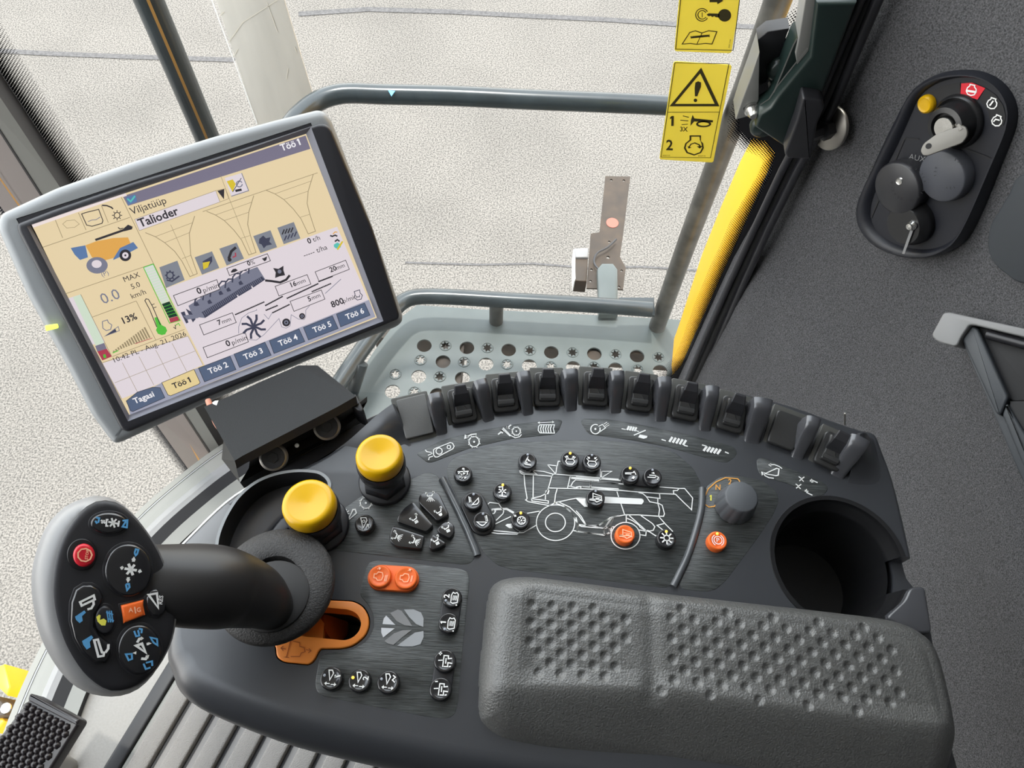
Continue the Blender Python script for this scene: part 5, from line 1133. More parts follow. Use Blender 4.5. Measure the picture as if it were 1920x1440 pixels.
hink('white', lambda m, L, F_, fn: (L([(738, 1065), (775, 1052), (800, 1110)], .0013, True), L([(745, 1045), (758, 1022), (778, 1018)], .0013), F_([(770, 1005), (788, 1018), (768, 1032)]), L([(770, 1148), (800, 1150), (810, 1130)], .0013), F_([(798, 1128), (822, 1125), (815, 1150)]), F_([(715, 1112), (740, 1100), (738, 1122)]), F_([(812, 1062), (838, 1050), (818, 1042)]), L([(805, 1055), (820, 1052)], .0013)), b9, .0052)
hink('blue', lambda m, L, F_, fn: (L([(725, 970), (738, 1005), (758, 1000), (750, 965)], .0009), L([(755, 955), (775, 960), (772, 985)], .0009), L([(830, 1012), (872, 1022), (875, 1062), (850, 1045)], .0009, True), L([(672, 1120), (710, 1118), (712, 1150), (690, 1158)], .0009, True), L([(785, 1180), (800, 1215), (830, 1205)], .0009), L([(800, 1175), (840, 1165), (842, 1195)], .0009)), b9, .0052)

# ================================================================== MONITOR
cPx = [(59, 422), (573, 253), (705, 595), (243, 776)]
cW = [Vector((-0.36046798, 0.35410918, -0.45200487)), Vector((-0.17662894, 0.45835843, -0.4485629)), Vector((-0.12029541, 0.36019943, -0.55686535)), Vector((-0.30352017, 0.25635828, -0.56024558))]
MN = Vector((0.33080272, -0.60720768, 0.72240459)); MO = cW[0] + CAM
PM = Pl(MO, MN, (cW[1] - cW[0]) + (cW[2] - cW[3]))
t_m = thing('monitor', 'large tilted touch-screen display in a dark frame, left of the console', 'monitor', PM.w(.105, -.09, -.06))
shell_px = [(-8, 402), (100, 352), (250, 300), (400, 254), (520, 222), (598, 203), (612, 207), (624, 222), (700, 420), (759, 592), (759, 606), (748, 616), (600, 672), (400, 755), (224, 836), (210, 838), (200, 828), (166, 782), (120, 692), (44, 556), (-12, 430)]
bez_px = [(30, 420), (100, 393), (250, 341), (400, 296), (520, 257), (598, 231), (612, 232), (622, 242), (700, 430), (750, 590), (748, 600), (600, 660), (400, 742), (240, 812), (226, 806), (150, 660), (80, 528), (32, 434)]
win_px = [(50, 424), (583, 238), (719, 602), (240, 790)]
bz = rnd([PM.xy(*q, .004) for q in shell_px], .004, 3)
m = MB().use('monshell'); m.slab(PM, bz, -.030, -.001, .0075, 6); 
mon_shell = m.build('housing_shell', t_m)
bz2 = rnd([PM.xy(*q, .004) for q in bez_px], .003, 3)
wn = [PM.xy(*q, .004) for q in win_px]
m = MB().use('bezel'); m.slab(PM, bz2, -.012, .004, .003, 4); bezel = fixn(m.build('front_frame', t_m))
m = MB().use('bezel'); m.slab(PM, wn, -.02, .02); cw = m.build('cutter'); cw2 = cw.copy(); cw2.data = cw.data.copy(); COL.objects.link(cw2); cut(bezel, cw)
scr = [PM.xy(*q) for q in cPx]
m = MB().use('bezel'); m.slab(PM, inset(ccw(scr), -.0075), -.0035, .02); bpy.data.objects.remove(cw2); cut(mon_shell, m.build('cutter')); world_at(mon_shell)
m = MB().use('chamfer'); w4 = ccw(wn); s4 = ccw(scr); m.loft([[PM.w(*q, .0038) for q in w4], [PM.w(*q, -.0006) for q in inset(s4, -.0007)]], smooth=False); m.build('inner_chamfer', t_m)
m = MB().use('bezel'); m.slab(PM, inset(s4, -.007), -.0034, -.0010); m.build('panel_back', t_m)
m = MB().use('led'); MT['lime'] = mat('lime_lamp', (.75, 1, .1), .4, emit=1.5); m.use('lime'); a = PM.xy(90, 610, .004); m.slab(PM, rnd([PM.xy(*q, .004) for q in [(84, 610), (108, 607), (110, 615), (86, 621)]], .001), .0035, .0048, .0004); m.build('power_lamp', t_m, 'small lime power lamp')
# the picture on the display (self-lit)
def E_(n, c, e=1.0): 
    mm = bpy.data.materials.new(n); mm.use_nodes = True; t = mm.node_tree; b = t.nodes['Principled BSDF']
    b.inputs['Base Color'].default_value = (.01, .01, .01, 1); b.inputs['Roughness'].default_value = .25; b.inputs['Emission Color'].default_value = (*sr(*c), 1); b.inputs['Emission Strength'].default_value = e; MT[n] = mm
for n, c in dict(s_cream=(228, 208, 168), s_white=(222, 212, 218), s_bar=(120, 115, 135), s_grey=(128, 132, 142), s_ink=(45, 42, 48), s_line=(150, 135, 105), s_tab=(84, 98, 124), s_tabbar=(158, 160, 178), s_tabtext=(238, 236, 240), s_ytab=(226, 204, 148), s_green=(84, 186, 62), s_dgreen=(18, 58, 40), s_pale=(205, 220, 200), s_drum=(120, 122, 140), s_drumd=(62, 64, 84), s_orange=(222, 165, 80), s_blue=(90, 120, 165), s_yel=(214, 190, 50), s_red=(170, 60, 80), s_teal=(90, 190, 180), s_pink=(236, 222, 220)).items(): E_(n, c)
m = MB(); A_ = crop(0, 200, 4); B_ = crop(380, 200, 4.8); C_ = crop(120, 480, 4.8); D_ = crop(320, 440, 4.8)
lay = [0]
def sl(): return -.0008 + .00004 * lay[0]
def SF(key, px, up=1):
    lay[0] += up; m.use(key); m.poly([PM.at(*q, sl()) for q in px])
def SL(key, px, w=.0004, closed=False): m.use(key); m.ribbon([PM.at(*q, sl() + .00005) for q in px], w, PM.N, closed)
def ST(key, txt, px, size, bold=False, al=0, sxy=1.0):
    m.use(key); u, v = PM.xy(*px)
    if txt == 'Töö 1':
        m.text(lambda a, b_: PM.w(a, b_, sl() + .00008), 'Töö', u, v, size * .9, 0, bold); m.text(lambda a, b_: PM.w(a, b_, sl() + .00008), '1', u + size * 1.75, v, size * .9, 0, bold); return
    size *= .9; m.text(lambda a, b_: PM.w(a, b_, sl() + .00008), txt, u, v, size, 0, bold, al, sxy)
def lerp(a, b_, t): return (a[0] + (b_[0] - a[0]) * t, a[1] + (b_[1] - a[1]) * t)
SF('s_cream', [(56, 414), (578, 246), (712, 600), (238, 786)])
SF('s_bar', [(230, 368), (573, 254), (584, 278), (600, 262), (607, 281), (240, 388)][:2] + [(582, 279), (240, 386)])
SF('s_pink', [(56, 414), (62, 427), (238, 367), (232, 356)]); SF('s_cream', [(62, 427), (230, 368), (234, 380), (68, 438)])
SF('s_white', C_([(918, 290), (1480, 95), (1480, 95)])[:1] + [(632, 425), (692, 565), (385, 687)]); dv = C_([(918, 290)])[0]
SF('s_white', C_([(345, 965), (1115, 720), (1250, 980), (880, 1140), (520, 1285)]))
SF('s_white', C_([(150, 345), (40, 380), (0, 350), (250, 800), (370, 775)])); SF('s_pale', C_([(150, 345), (80, 370), (290, 815), (362, 785)]))
SF('s_tabbar', [(244, 778), (238, 752)] + C_([(880, 1140), (1170, 1020)]) + [(378, 688), (692, 562), (704, 594)])
# status strip boxes and machine picture
for s_ in [[(415, 850), (470, 985)], [(588, 795), (645, 925)], [(760, 740), (812, 870)]]: SL('s_line', A_(s_))
SL('s_line', A_([(320, 1055), (975, 830)])); SL('s_line', A_([(910, 680), (1250, 1380)]))
SL('s_ink', A_([(612, 805), (640, 795), (680, 785), (740, 770), (772, 855), (765, 875), (690, 897), (650, 888)]), .0006, True); SL('s_drum', A_([(660, 862), (690, 850), (720, 848), (752, 828)]), .0005)
SL('s_ink', A_([(765, 740), (800, 742), (835, 755), (848, 768)]), .0010); SL('s_ink', A_(circ(878, 815, 22, n=12)), .0006, True)
for i in range(8): a = i * .785; SL('s_ink', A_([(878 + 26 * math.cos(a), 815 + 26 * math.sin(a)), (878 + 38 * math.cos(a), 815 + 38 * math.sin(a))]), .0006)
SL('s_line', A_([(470, 880), (500, 855), (560, 850), (595, 880), (560, 905), (500, 910), (470, 880)]), .0003)
SF('s_blue', A_([(530, 1060), (640, 1040), (660, 1130), (600, 1150), (560, 1110)])); SF('s_orange', A_([(640, 1040), (720, 1010), (850, 985), (960, 980), (985, 1040), (930, 1060), (870, 1130), (760, 1160), (690, 1130)])); SF('s_blue', A_([(850, 1140), (900, 1060), (1000, 1015), (1035, 1060), (960, 1100), (850, 1150)])); SL('s_ink', A_([(715, 1000), (830, 960), (930, 925)]), .0016); SF('s_ink', A_([(925, 915), (960, 885), (995, 900), (990, 920), (930, 935)])); SL('s_ink', A_([(885, 905), (900, 918), (925, 912)]), .0007)
SF('s_ink', A_(circ(940, 1115, 44, 44, n=22))); SF('s_white', A_(circ(940, 1115, 24, n=16))); SF('s_ink', A_(circ(940, 1115, 8, n=10)))
SF('s_drum', A_(circ(728, 1190, 80, 62, n=24))); SF('s_white', A_(circ(725, 1180, 38, 30, n=16))); ST('s_drum', '(P)', A_([(768, 1275)])[0], .0055)
SL('s_line', C_([(0, 345), (800, 70)])); SL('s_line', C_([(255, 550), (650, 405)])); SL('s_line', C_([(650, 405), (825, 755)])); SL('s_line', C_([(150, 345), (430, 905)])); SL('s_line', C_([(435, 905), (1085, 660)])); SL('s_line', C_([(345, 960), (1115, 720)]))
ST('s_drum', '0.0', C_([(355, 435)])[0], .0130); ST('s_ink', 'MAX', C_([(548, 235)])[0], .0064); ST('s_ink', '5.0', C_([(615, 300)])[0], .0064); ST('s_ink', 'km/h', C_([(615, 385)])[0], .0064)
ST('s_ink', '13%', C_([(540, 610)])[0], .0080, True)
SL('s_drum', C_([(345, 590), (390, 575), (400, 600), (430, 620), (420, 660), (380, 672), (350, 650), (345, 590)]), .0006); SF('s_drumd', C_([(362, 725), (460, 650), (475, 685)])); SL('s_drum', C_([(362, 725), (488, 635), (498, 672)]), .0005, True)
for i in range(15): x = 450 + i * 23; SL('s_line', C_([(x, 862 - i * 9), (x - 4 - i * 3.2, 858 - i * 9 - 6 - i * 6.0)]), .0012)
SL('s_red', C_([(640, 790), (795, 738)]), .0005); SL('s_green', C_([(438, 872), (490, 850)]), .0008)
SL('s_ink', C_([(835, 640), (770, 480), (728, 402), (738, 386), (760, 390), (795, 450), (868, 620)]), .0006); SF('s_green', C_([(812, 556), (840, 548), (880, 622), (915, 640), (928, 672), (910, 705), (880, 712), (845, 700), (828, 668), (838, 640)]))
for s_ in [[(790, 440), (815, 430)], [(805, 468), (832, 458)]]: SL('s_ink', C_(s_), .0005)
SF('s_pale', C_([(718, 103), (803, 75), (950, 405), (880, 432)])); SL('s_green', C_([(715, 103), (803, 72), (1045, 580), (950, 605), (715, 103)]), .0006)
for i in range(14): t_ = i / 14; SL('s_white', C_([lerp((725, 118), (875, 428), t_), lerp((810, 90), (948, 402), t_)]), .0005)
SF('s_dgreen', C_([(880, 432), (950, 408), (1022, 540), (945, 560)])); 
for i in range(1, 5): t_ = i / 5; SL('s_green', C_([lerp((880, 432), (945, 560), t_), lerp((950, 408), (1022, 540), t_)]), .0004)
SF('s_red', C_([(945, 562), (1022, 542), (1040, 578), (958, 602)])); SF('s_bar', C_([(280, 810), (362, 782), (385, 835), (300, 860)])); SF('s_red', C_([(300, 860), (385, 835), (430, 905), (345, 940)])); SF('s_green', C_([(350, 890), (372, 882), (382, 915), (360, 920)]))
SL('s_ink', C_([(985, 640), (1005, 655), (1000, 620)]), .0006); SL('s_green', C_([(1005, 625), (1030, 605), (1045, 630)]), .0006)
ST('s_ink', '10:42 PL - Aug. 21, 2026', C_([(458, 958)])[0], .0062, False, 0, 1.05)
for s_ in [[(455, 1142), (1180, 855)], [(525, 960), (660, 1222)], [(675, 905), (808, 1160)], [(825, 845), (955, 1095)], [(972, 785), (1105, 1040)], [(1115, 720), (1250, 980)], [(345, 965), (520, 1285)]]: SL('s_line', C_(s_), .0003)
# header text
SF('s_blue', A_([(944, 678), (1015, 658), (1028, 712), (960, 738)])); SL('s_teal', A_([(955, 690), (980, 712), (1012, 670)]), .0011)
ST('s_ink', 'Viljatüüp', A_([(990, 812)])[0], .0086); SF('s_white', A_([(1010, 845), (1618, 630), (1650, 715), (1045, 930)])); SL('s_line', A_([(1010, 845), (1618, 630), (1650, 715), (1045, 930)]), .0003, True); ST('s_ink', 'Talioder', A_([(1052, 905)])[0], .0098, True)
SL('s_line', A_([(1618, 630), (1690, 615), (1715, 690), (1650, 715)]), .0003, True); SF('s_ink', A_([(1630, 632), (1682, 618), (1680, 695)]))
SF('s_white', A_([(1685, 535), (1812, 498), (1865, 630), (1735, 672)])); SL('s_drum', A_([(1812, 498), (1865, 630), (1735, 672)]), .0006); SF('s_yel', A_([(1700, 560), (1745, 545), (1768, 580), (1745, 640), (1722, 600)])); SL('s_ink', A_([(1745, 640), (1810, 535)]), .0005); SL('s_ink', A_([(1765, 632), (1812, 622)]), .0018); SL('s_drum', A_(circ(1795, 580, 22, n=14)), .0008)
ST('s_tabtext', 'Töö 1', B_([(712, 400)])[0], .0080, True)
# hopper outlines
SL('s_line', B_([(160, 615), (240, 830), (300, 980), (440, 1325)]), .0003); SL('s_line', B_([(0, 945), (1035, 595)]), .0004)
def hopper(x, y): 
    P = lambda p: B_([(x + a, y + b_) for a, b_ in p])
    SL('s_line', P([(35, 942), (115, 975), (195, 1025), (280, 1110), (350, 1200), (415, 1335), (480, 1312), (430, 1160), (405, 1060), (415, 950), (460, 800)]), .0005)
    SL('s_line', P([(115, 975), (440, 860)]), .0003); SL('s_line', P([(195, 1025), (415, 950)]), .0003); SL('s_line', P([(345, 1185), (425, 1160)]), .0003)
hopper(0, 0); hopper(535, -190)
P2_ = lambda p: A_(p)
SL('s_line', P2_([(1090, 945), (1165, 975), (1235, 1020), (1310, 1085), (1365, 1160), (1425, 1275), (1480, 1252), (1430, 1110), (1420, 950), (1460, 820)]), .0005); SL('s_line', P2_([(1165, 975), (1445, 870)]), .0003); SL('s_line', P2_([(1235, 1020), (1420, 945)]), .0003); SL('s_line', P2_([(1365, 1140), (1432, 1115)]), .0003); SL('s_line', P2_([(1280, 885), (1450, 1265)]), .0003)
def icn(px): SF('s_grey', px)
icn(A_([(1195, 1205), (1330, 1155), (1385, 1300), (1245, 1360)])); SL('s_drumd', A_(circ(1275, 1265, 25, n=14)), .0010, True); [SL('s_drumd', A_([(1275 + 26 * math.cos(i * .785), 1265 + 26 * math.sin(i * .785)), (1275 + 38 * math.cos(i * .785), 1265 + 38 * math.sin(i * .785))]), .0010) for i in range(8)]; SL('s_drumd', A_([(1250, 1300), (1290, 1310), (1345, 1270)]), .0012)
icn(A_([(1460, 1130), (1590, 1085), (1645, 1210), (1515, 1260)])); SF('s_drumd', A_([(1520, 1160), (1590, 1120), (1592, 1160), (1560, 1205), (1522, 1225)])); SF('s_yel', A_([(1520, 1170), (1575, 1160), (1560, 1205), (1525, 1222)]))
icn(A_([(1645, 1065), (1775, 1020), (1830, 1140), (1700, 1192)])); SL('s_ink', A_([(1715, 1140), (1735, 1085), (1770, 1055)]), .0020); SF('s_ink', A_(circ(1722, 1148, 15, n=12))); SL('s_red', A_([(1745, 1130), (1768, 1120), (1765, 1095)]), .0010)
icn(B_([(455, 1165), (610, 1112), (670, 1265), (520, 1318)])); SF('s_drumd', B_([(510, 1190), (545, 1160), (570, 1185), (610, 1175), (600, 1215), (625, 1240), (575, 1250), (550, 1275), (530, 1240), (505, 1230)]))
icn(B_([(672, 1090), (820, 1038), (880, 1185), (730, 1238)]))
for i in range(4): SL('s_ink', B_([(715 + i * 26, 1150 - i * 6), (735 + i * 26, 1105 - i * 6)]), .0010); SL('s_drumd', B_([(735 + i * 30, 1205 - i * 12), (755 + i * 30, 1160 - i * 12)]), .0010)
# working picture: rotor, sieves, fan
SF('s_drum', D_([(160, 640), (270, 570), (700, 320), (780, 290), (850, 400), (735, 480), (600, 560), (310, 750), (200, 740)])); SF('s_drumd', D_([(310, 750), (275, 700), (460, 590), (640, 475), (820, 375), (850, 405), (735, 482), (605, 560)])); SF('s_white', D_([(595, 545), (610, 575), (620, 570), (605, 540)])); SF('s_white', D_([(722, 465), (738, 492), (748, 486), (732, 458)]))
for i in range(36): t_ = i / 35; SL('s_drum', D_([lerp((280, 700), (800, 385), t_), lerp((300, 735), (820, 415), t_)]), .0004)
for x, y in [(215, 640), (290, 590), (355, 560), (430, 500), (490, 480), (555, 430), (620, 400), (700, 350)]: SL('s_drumd', D_([(x, y), (x + 5, y - 50), (x + 30, y - 80), (x + 65, y - 80)]), .0011)
for x, y in [(215, 620), (330, 600), (500, 490), (610, 430), (430, 520)]: SF('s_drumd', D_([(x, y), (x + 22, y - 18), (x + 45, y + 15), (x + 10, y + 25)]))
SF('s_drumd', D_([(90, 700), (125, 690), (160, 790), (140, 800)])); SF('s_drumd', D_([(135, 665), (180, 690), (225, 760), (200, 790)])); SF('s_drum', D_([(110, 730), (160, 720), (250, 720), (250, 750), (150, 765)]))
SL('s_ink', D_([(850, 412), (910, 418), (985, 430), (1040, 405), (1072, 365)]), .0018); SF('s_ink', D_([(922, 300), (970, 308), (1015, 280), (1015, 320), (1030, 365), (980, 375), (940, 390), (945, 340)])); SF('s_drum', D_(circ(980, 332, 18, n=12)))
def bx_(px, txt, un, tx, us, big=.0078, small=.0064):
    SF('s_white', px); SL('s_ink', px, .0005, True); ST('s_ink', txt, tx, big, True); ST('s_ink', un, us, small)
bx_(D_([(25, 548), (415, 405), (445, 490), (65, 640)]), '0', 'p/min', D_([(248, 535)])[0], D_([(302, 522)])[0])
bx_(D_([(505, 305), (870, 172), (898, 235), (530, 368)]), '0', '%', D_([(697, 280)])[0], D_([(728, 272)])[0], .0058, .0056); SF('s_ink', D_([(540, 335), (560, 310), (585, 305), (605, 322), (575, 338), (548, 342)])); SF('s_ink', D_([(820, 215), (840, 210), (868, 195), (862, 228), (845, 240)]))
bx_(D_([(940, 465), (1228, 360), (1262, 445), (975, 552)]), '16', 'mm', D_([(1088, 472)])[0], D_([(1142, 452)])[0], .0064, .0056)
bx_(D_([(1300, 335), (1575, 230), (1608, 312), (1335, 418)]), '20', 'mm', D_([(1438, 338)])[0], D_([(1495, 316)])[0], .0064, .0056)
bx_(D_([(1075, 600), (1355, 498), (1388, 580), (1110, 690)]), '5', 'mm', D_([(1242, 600)])[0], D_([(1275, 585)])[0], .0064, .0056)
bx_(D_([(260, 812), (555, 703), (590, 790), (298, 903)]), '7', 'mm', D_([(432, 812)])[0], D_([(470, 800)])[0], .0064, .0056)
bx_(D_([(292, 1015), (670, 880), (700, 965), (330, 1108)]), '0', 'p/min', D_([(508, 1005)])[0], D_([(560, 990)])[0])
def teeth(a, b_, w_=.0008):
    SL('s_ink', D_([a, b_]), w_); n_ = int(Vector((b_[0] - a[0], b_[1] - a[1])).length / 14)
    for i in range(n_): p = lerp(a, b_, i / n_); SL('s_ink', D_([p, (p[0] + 4, p[1] - 10)]), .0006)
for a, b_, w_ in [((580, 722), (845, 605), .0008), ((850, 640), (1010, 555), .0010), ((1045, 575), (1330, 440), .0010), ((1330, 425), (1460, 375), .0008), ((855, 683), (965, 637), .0009), ((915, 705), (1072, 628), .0009), ((1270, 515), (1445, 440), .0008)]: teeth(a, b_, w_)
SL('s_drum', D_([(612, 890), (612, 830), (640, 750), (700, 705), (775, 680), (770, 670)]), .0004); SL('s_drum', D_([(700, 945), (770, 950), (840, 900), (975, 755), (1000, 830), (1040, 842), (1075, 820), (1085, 720), (1150, 760), (1200, 765), (1215, 740), (1215, 680), (1250, 640)]), .0004); SL('s_drum', D_([(1390, 530), (1533, 400)]), .0005); SL('s_drum', D_([(840, 715), (880, 760), (915, 700)]), .0004)
for i in range(8):
    a = i * .785 + .2; c_, s_ = math.cos(a), math.sin(a); SL('s_drumd', D_([(748 + 22 * c_, 828 + 22 * s_), (748 + 70 * c_ - 12 * s_, 828 + 70 * s_ + 12 * c_), (748 + 112 * c_ - 2 * s_, 828 + 112 * s_ + 2 * c_)]), .0018)
SF('s_drumd', D_(circ(748, 828, 24, n=14)))
for x, y, r_ in [(1040, 790, 36), (1183, 733, 27)]: SF('s_ink', D_(circ(x, y, r_, n=18))); SF('s_drum', D_(circ(x, y, r_ * .55, n=14))); SF('s_ink', D_(circ(x, y, r_ * .25, n=10)))
ST('s_ink', '0', D_([(1238, 82)])[0], .0070, True); ST('s_ink', 't/h', D_([(1285, 65)])[0], .0062); ST('s_ink', '----- t/ha', D_([(1203, 205)])[0], .0066); ST('s_ink', '800', D_([(1452, 655)])[0], .0082, True); ST('s_ink', 'p/min', D_([(1556, 614)])[0], .0062)
SL('s_drumd', D_([(1652, 512), (1700, 497), (1705, 525), (1725, 545), (1715, 580), (1680, 588), (1652, 565), (1660, 540)]), .0006, True); SL('s_drumd', D_([(1675, 560), (1700, 560), (1700, 540)]), .0006)
SF('s_teal', D_([(1468, 90), (1500, 70), (1535, 90), (1530, 115), (1490, 125), (1470, 110)])); SL('s_ink', D_([(1478, 62), (1500, 45), (1520, 60)]), .0012); SL('s_yel', D_([(1500, 135), (1548, 60)]), .0014); SL('s_ink', D_([(1435, 8), (1455, 15), (1480, 5), (1500, 14)]), .0012); SL('s_orange', D_([(1460, -5), (1480, -25), (1500, -22)]), .0008)
# soft keys
def tab(px, key, txt, tkey, tp, sz=.0072):
    SF(key, px); SL('s_ink', px, .0004, True); ST(tkey, txt, tp, sz, True)
tab(C_([(560, 1305), (660, 1225), (800, 1180), (865, 1185), (908, 1275), (620, 1400), (600, 1395)]), 's_tab', 'Tagasi', 's_tabtext', C_([(640, 1325)])[0])
tab(C_([(880, 1140), (1170, 1020), (1225, 1140), (1210, 1155), (960, 1258), (935, 1250)]), 's_ytab', 'Töö 1', 's_ink', C_([(990, 1190)])[0])
for i, (px, tp) in enumerate([([(250, 1200), (535, 1093), (588, 1215), (305, 1325)], (350, 1250)), ([(570, 1075), (848, 968), (905, 1085), (620, 1195)], (668, 1122)), ([(888, 955), (1155, 848), (1208, 962), (930, 1070)], (980, 1000)), ([(1195, 835), (1455, 730), (1508, 845), (1240, 948)], (1288, 880)), ([(1492, 715), (1745, 615), (1795, 725), (1530, 830)], (1582, 762))]):
    tab(D_(px), 's_tab', 'Töö %d' % (i + 2), 's_tabtext', D_([tp])[0])
m.build('display', t_m, 'lit display showing harvest work page')
# bracket arm behind/below the monitor
m = MB().use('seal'); m.tube([PM.w(.10, -.11, -.028), PM.w(.105, -.15, -.045)], .012, 12); m.build('mount_arm', t_m)

# ================================================================== SOCKET HOUSING UNDER THE MONITOR
PH = Pl((0, 0, CT + .004), (0, 0, 1)); t_h = thing('socket_housing', 'dark angular housing with two round metal-ringed sockets below the display', 'housing', PH.at(540, 800, -.06))
k5 = crop(300, 700, 4)
def cp(l, z): return [Pl((0, 0, CT + z), (0, 0, 1)).at(*q) for q in k5(l)]
topq = cp([(560, 655), (620, 618), (980, 432), (1330, 252), (1470, 172)], .026); backq = cp([(330, 250), (480, 190), (760, 60), (1040, -60), (1180, -60)], .010)
frnt = cp([(600, 820), (700, 765), (1050, 580), (1330, 440), (1500, 310)], -.022)
m = MB().use('housing'); n = len(topq)
m.loft([backq, topq], close=False, smooth=False); 
m.use('seal'); topf = [p + Vector((.001, -.004, -.005)) for p in topq]; m.loft([topq, topf], close=False, smooth=False)
rec = [p + Vector((.004, .012, -.010)) for p in topf]; rec2 = [p + Vector((.004, .012, .0)) for p in frnt]
m.use('matte'); m.loft([topf, rec, rec2, frnt], close=False, smooth=False)
m.use('housing'); m.poly([backq[0], topq[0], frnt[0], frnt[0] + Vector((-.03, .03, -.03)), backq[0] + Vector((0, 0, -.05))]); m.poly([backq[-1], topq[-1], frnt[-1], backq[-1] + Vector((0, 0, -.05))])
m.loft([[p + Vector((0, 0, -.055)) for p in backq], backq], close=False, smooth=False); m.loft([frnt, [p + Vector((0, 0, -.03)) for p in frnt]], close=False, smooth=False)
m.build('case', t_h)
m = MB().use('seal'); m.slab(Pl((0, 0, CT + .015), (0, 0, 1)), [Pl((0, 0, CT + .015), (0, 0, 1)).xy(*q) for q in k5([(1420, 195), (1470, 172), (1532, 285), (1520, 305), (1490, 295), (1450, 262)])], -.02, .004, .001); m.build('corner_hook', t_h)
for x, y in [(848, 632), (1250, 402)]:
    o_ = Pl((0, 0, CT + .008), (0, 0, 1)).at(*k5([(x, y)])[0]); ax_ = Vector((.20, -.42, .88)).normalized()
    m = MB().use('dullmetal'); m.lathe(o_ - ax_ * .006, ax_, [(.0092, -.012), (.0092, -.004), (.0102, -.003), (.0102, 0), (.0088, .001), (.0088, .002), (.0098, .003), (.0098, .006), (.0086, .0068)], 36); sk = m.build('socket', t_h)
    m = MB().use('satin'); m.lathe(o_ - ax_ * .006, ax_, [(.0085, .0062), (.0080, .0078), (0, .0078)], 30, cap1=False); m.use('black'); m.lathe(o_ + ax_ * .0019, ax_, [(.0042, 0), (.0040, .0006), (0, .0006)], 6, cap1=False); m.build('cap', sk)
m = MB().use('metal'); o_ = cp([(1028, 542)], .004)[0]; m.lathe(o_, (.1, -.3, .9), [(.0018, 0), (.0016, .001), (0, .001)], 12, cap1=False); m.build('screw', t_h)
t_cs = thing('copper_band', 'copper-coloured band with a white ribbed strap between display and housing', 'strap', cp([(450, 380)], .0)[0])
m = MB().use('copper'); m.tube(catmull(cp([(360, 200), (395, 300), (420, 370), (455, 415), (488, 418)], .005), 4, False), .0022, 8); m.build('band', t_cs)
m = MB().use('white'); m.tube(cp([(420, 220), (450, 310), (480, 390)], .008), .003, 8); m.build('strap', t_cs)

# ================================================================== IGNITION PANEL ON THE FELT WALL
def wallplane(px, py, lift=.0):
    """local tangent plane of the felt wall where the photo position meets it"""
    d = ray(px, py); best = None
    for i in range(len(ppx) - 1):
        a, b_ = ppx[i], ppx[i + 1]; e = b_ - a; det = d.x * (-e.y) + d.y * e.x
        if abs(det) < 1e-9: continue
        t_ = (a.x * (-e.y) + a.y * e.x) / det; s_ = (d.x * a.y - d.y * a.x) / det
        if t_ > 0 and -.01 <= s_ <= 1.01 and (best is None or t_ < best[0]): best = (t_, e)
    e = best[1].normalized(); n_ = Vector((e.y, -e.x, 0))
    if n_.x > 0: n_ = -n_
    return Pl(CAM + d * best[0] + n_ * lift, n_, Vector((e.x, e.y, 0)))
PI0 = wallplane(1768, 320, .004); nI = (PI0.N + Vector((-.05, 0, .06))).normalized(); PI_ = Pl(PI0.O, nI, PI0.U)
t_i = thing('ignition_control_unit', 'long oval dark control panel with ignition lock and power sockets on the felt wall', 'panel', PI_.O)
kI = crop(1600, 100, 3.6)
outer = [(440, 215), (530, 155), (640, 115), (760, 103), (880, 115), (990, 165), (1070, 250), (1112, 360), (1105, 480), (1060, 600), (990, 760), (900, 970), (820, 1140), (740, 1270), (640, 1340), (520, 1378), (380, 1375), (240, 1335), (120, 1260), (50, 1160), (32, 1060), (60, 950), (130, 800), (220, 600), (310, 420), (380, 290)]
inner = [(500, 240), (600, 190), (740, 165), (870, 180), (960, 225), (1020, 300), (1045, 390), (1030, 490), (980, 620), (920, 760), (850, 920), (780, 1080), (710, 1210), (630, 1285), (520, 1325), (400, 1325), (280, 1295), (180, 1240), (120, 1160), (105, 1070), (130, 960), (200, 800), (290, 620), (370, 440), (430, 310)]
m = MB().use('panel'); ro = [tuple(v) for v in catmull([Vector(PI_.xy(*q)) for q in kI(outer)], 3)]; ri = [tuple(v) for v in catmull([Vector(PI_.xy(*q, .006)) for q in kI(inner)], 3)]
c0 = Vector(PI_.xy(*kI([(570, 740)])[0])); RO = resamp(ro, 90, c0); RI = resamp(ri, 90, c0)
lr = lambda A, B, t: [lerp(a, b_, t) for a, b_ in zip(A, B)]
m.loft([[PI_.w(*q, -.02) for q in RO], [PI_.w(*q, .000) for q in RO], [PI_.w(*q, .006) for q in lr(RO, RI, .15)], [PI_.w(*q, .0095) for q in lr(RO, RI, .40)], [PI_.w(*q, .0095) for q in lr(RO, RI, .60)], [PI_.w(*q, .0075) for q in lr(RO, RI, .85)], [PI_.w(*q, .004) for q in RI]], cap1=True); o = fixn(m.build('bezel', t_i))
m = MB().use('satin'); MT['plate_line'] = MT['trimgrey']
LI = lambda mm, p, w, lf=.0046, c=False: mm.ribbon([PI_.at(*q, lf) for q in kI(p)], w, PI_.N, c)
m.use('seal'); LI(m, [(120, 1110), (240, 820), (345, 575), (440, 580)], .0012); LI(m, [(740, 640), (900, 700), (920, 710)], .0012); m.build('insert_joint', t_i)
m = MB().use('matte'); m.poly([PI_.at(*q, .0045) for q in kI([(520, 262), (600, 215), (720, 195), (722, 285), (650, 295), (585, 330), (555, 300)])]); m.poly([PI_.at(*q, .0045) for q in kI([(850, 310), (892, 235), (960, 280), (1010, 350), (1028, 430), (1010, 490), (930, 480), (910, 390)])]); m.build('dark_scale', t_i)
